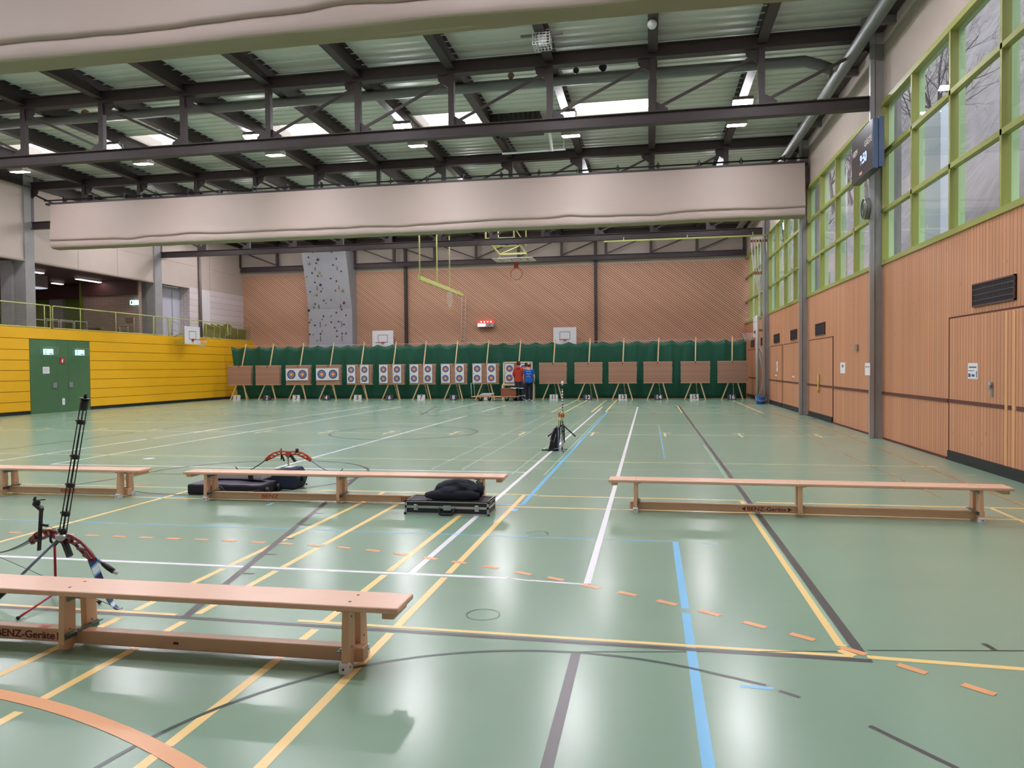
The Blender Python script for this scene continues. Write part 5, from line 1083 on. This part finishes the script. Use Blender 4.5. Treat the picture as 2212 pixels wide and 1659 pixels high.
person('person in a red hoodie and dark jeans seen from behind at the framed butt', (-5.75, 32.75, 0), -.12, 1.75, 'hoodie', mat('red hoodie', (196, 62, 50), .85, var=.05, vs=9), JEANS, mat('dark brown hair', (60, 36, 36), .9), hood=True, arms={1: ((.24, .03, 1.17), (.2, .24, 1.14)), -1: ((-.24, -.01, 1.17), (-.2, .16, 1.0))}, shoes=BLACK)
person('person in a dark red brown top and jeans standing between the other two', (-5.46, 33.2, 0), .3, 1.68, 'jumper', mat('red brown jumper', (116, 52, 44), .85), mat('blue jeans', (52, 62, 84), .8), MATS['dark brown hair'])
tp = person('person in a blue printed t-shirt and black trousers seen from behind', (-5.2, 32.25, 0), .0, 1.67, 't_shirt', mat('blue t-shirt', (24, 92, 190), .8, var=.04, vs=9), mat('black trousers', (20, 20, 30), .85), mat('dark auburn hair', (84, 44, 44), .9), short=True, bald=True, hips=1.08, arms={1: ((.25, -.01, 1.15), (.235, .03, .94)), -1: ((-.25, -.01, 1.15), (-.235, .03, .94))})
k = 1.67/1.75; SP = mat('pale shirt print', (176, 200, 232), .7)
def curvY(x): return -.128*k*math.sqrt(max(.05, 1-(x/(.21*k))**2))-.006
m = MB()
for a, b_, z, hh in ((-.1, .1, 1.28, .024), (-.09, .08, 1.08, .016)):
    q = 16; P_ = [(a+(b_-a)*i/q) for i in range(q+1)]
    for i in range(q):
        if i % 4 == 3 and z > 1.2: continue
        x0, x1 = P_[i], P_[i+1]; zz = z+.014*(1-(x0/.12)**2)*(1 if z > 1.2 else -0.3)
        m.add([(x0, curvY(x0), zz), (x1, curvY(x1), zz), (x1, curvY(x1), zz+hh), (x0, curvY(x0), zz+hh)], [(0, 1, 2, 3)])
for cx_, cz_, r_ in ((-.065, 1.215, .022), (-.03, 1.2, .018), (.05, 1.21, .024), (.085, 1.2, .016), (.0, 1.165, .022)): m.add([(cx_+r_*math.cos(a*PI/8), curvY(cx_)-.002, cz_+r_*.8*math.sin(a*PI/8)) for a in range(16)], [tuple(range(16))])
m.build('back_print', SP, tp, keep=True)

# ---------------------------------------------------------------- outside the windows
GRD = mat('winter ground', (120, 110, 92), .95, var=.2, vs=.4)
m = MB(); hx = []
for i in range(41):
    for j in range(61):
        x = 4.9+i*.9; y = -25+j*2.2; z = -.1 if x < 6.5 else (x-6.5)*1.7+noise.noise((x*.12, y*.1, 0))*2.2*min(1, max(0, x-6.5)/6)+.35*noise.noise((x*.6, y*.6, 3))*min(1, max(0, x-6.5)/3)
        hx.append((x, y, max(z, -.1)))
m.add(hx, [(i*61+j, (i+1)*61+j, (i+1)*61+j+1, i*61+j+1) for i in range(40) for j in range(60)], 0, True)
tag(m.build('hillside', mat('leaf litter slope', (94, 86, 90), .95, var=.22, vs=1.6, bump=.6, bs=3)), kind='structure')
BARK = mat('grey brown bark', (84, 76, 80), .95, var=.15, vs=6)
def tree_mesh(seed):
    rnd = random.Random(seed); trunk = MB(); br = MB()
    def grow(p, d, L, r, lv, mb):
        pts = [p]; rs = [r]; n = 4 if lv < 3 else 3
        for i in range(n):
            d = (d+Vector((rnd.uniform(-.22, .22), rnd.uniform(-.22, .22), rnd.uniform(-.05, .18)))).normalized(); p = p+d*L/n; pts.append(p); rs.append(r*(1-.55*(i+1)/n))
        mb.tube(pts, rs, 6 if lv < 2 else 4 if lv < 3 else 3, caps=False)
        if lv < 5 and len(br.v) < 26000:
            for q in range(3 if lv else 6):
                i = rnd.randint(1, n) if lv else rnd.randint(2, n); a = rnd.uniform(0, 2*PI); side = d.orthogonal().normalized(); side.rotate(Matrix.Rotation(a, 3, d))
                grow(pts[i], (d*.75+side*.75+Vector((0, 0, .15))).normalized(), L*rnd.uniform(.5, .72), max(rs[i]*.62, .006), lv+1, br)
    grow(Vector((0, 0, -.3)), Vector((0, 0, 1)), 5.2, .16, 0, trunk); return trunk, br
protos = []
for sd in (11, 23, 5):
    tk, bb_ = tree_mesh(sd); t = T('bare_tree', 'x', 'tree', (0, 0, 0)); tk.build('trunk', BARK, t); bb_.build('branches', BARK, t); protos.append(t)
rt = random.Random(4); used = [False]*3
for i in range(20):
    x = 11.5+rt.uniform(0, 5); y = 8+i*3.2+rt.uniform(-1, 1); z = max(0, (x-6.5)*1.7-.6); q = i % 3
    if used[q]: o = dup(protos[q])
    else: o = protos[q]; used[q] = True
    o.location = (x, y, z); o.rotation_euler = (rt.uniform(-.12, .12), rt.uniform(-.25, .05), rt.uniform(0, 6.28)); sc_ = rt.uniform(.75, 1.05); o.scale = (sc_, sc_, sc_)
    o['label'] = 'leafless tree on the slope outside the window wall'; o['group'] = 'bare trees outside the windows'
m = MB(); m.box(6.2, 6.5, 17.6, 18.9, -.1, 7.2); m.box(5.6, 6.5, 24.9, 28.6, -.1, 4.4)
tag(m.build('outbuilding', mat('pale blue white facade', (214, 220, 236), .7)), 'pale blue white building edge seen through the windows', 'building')
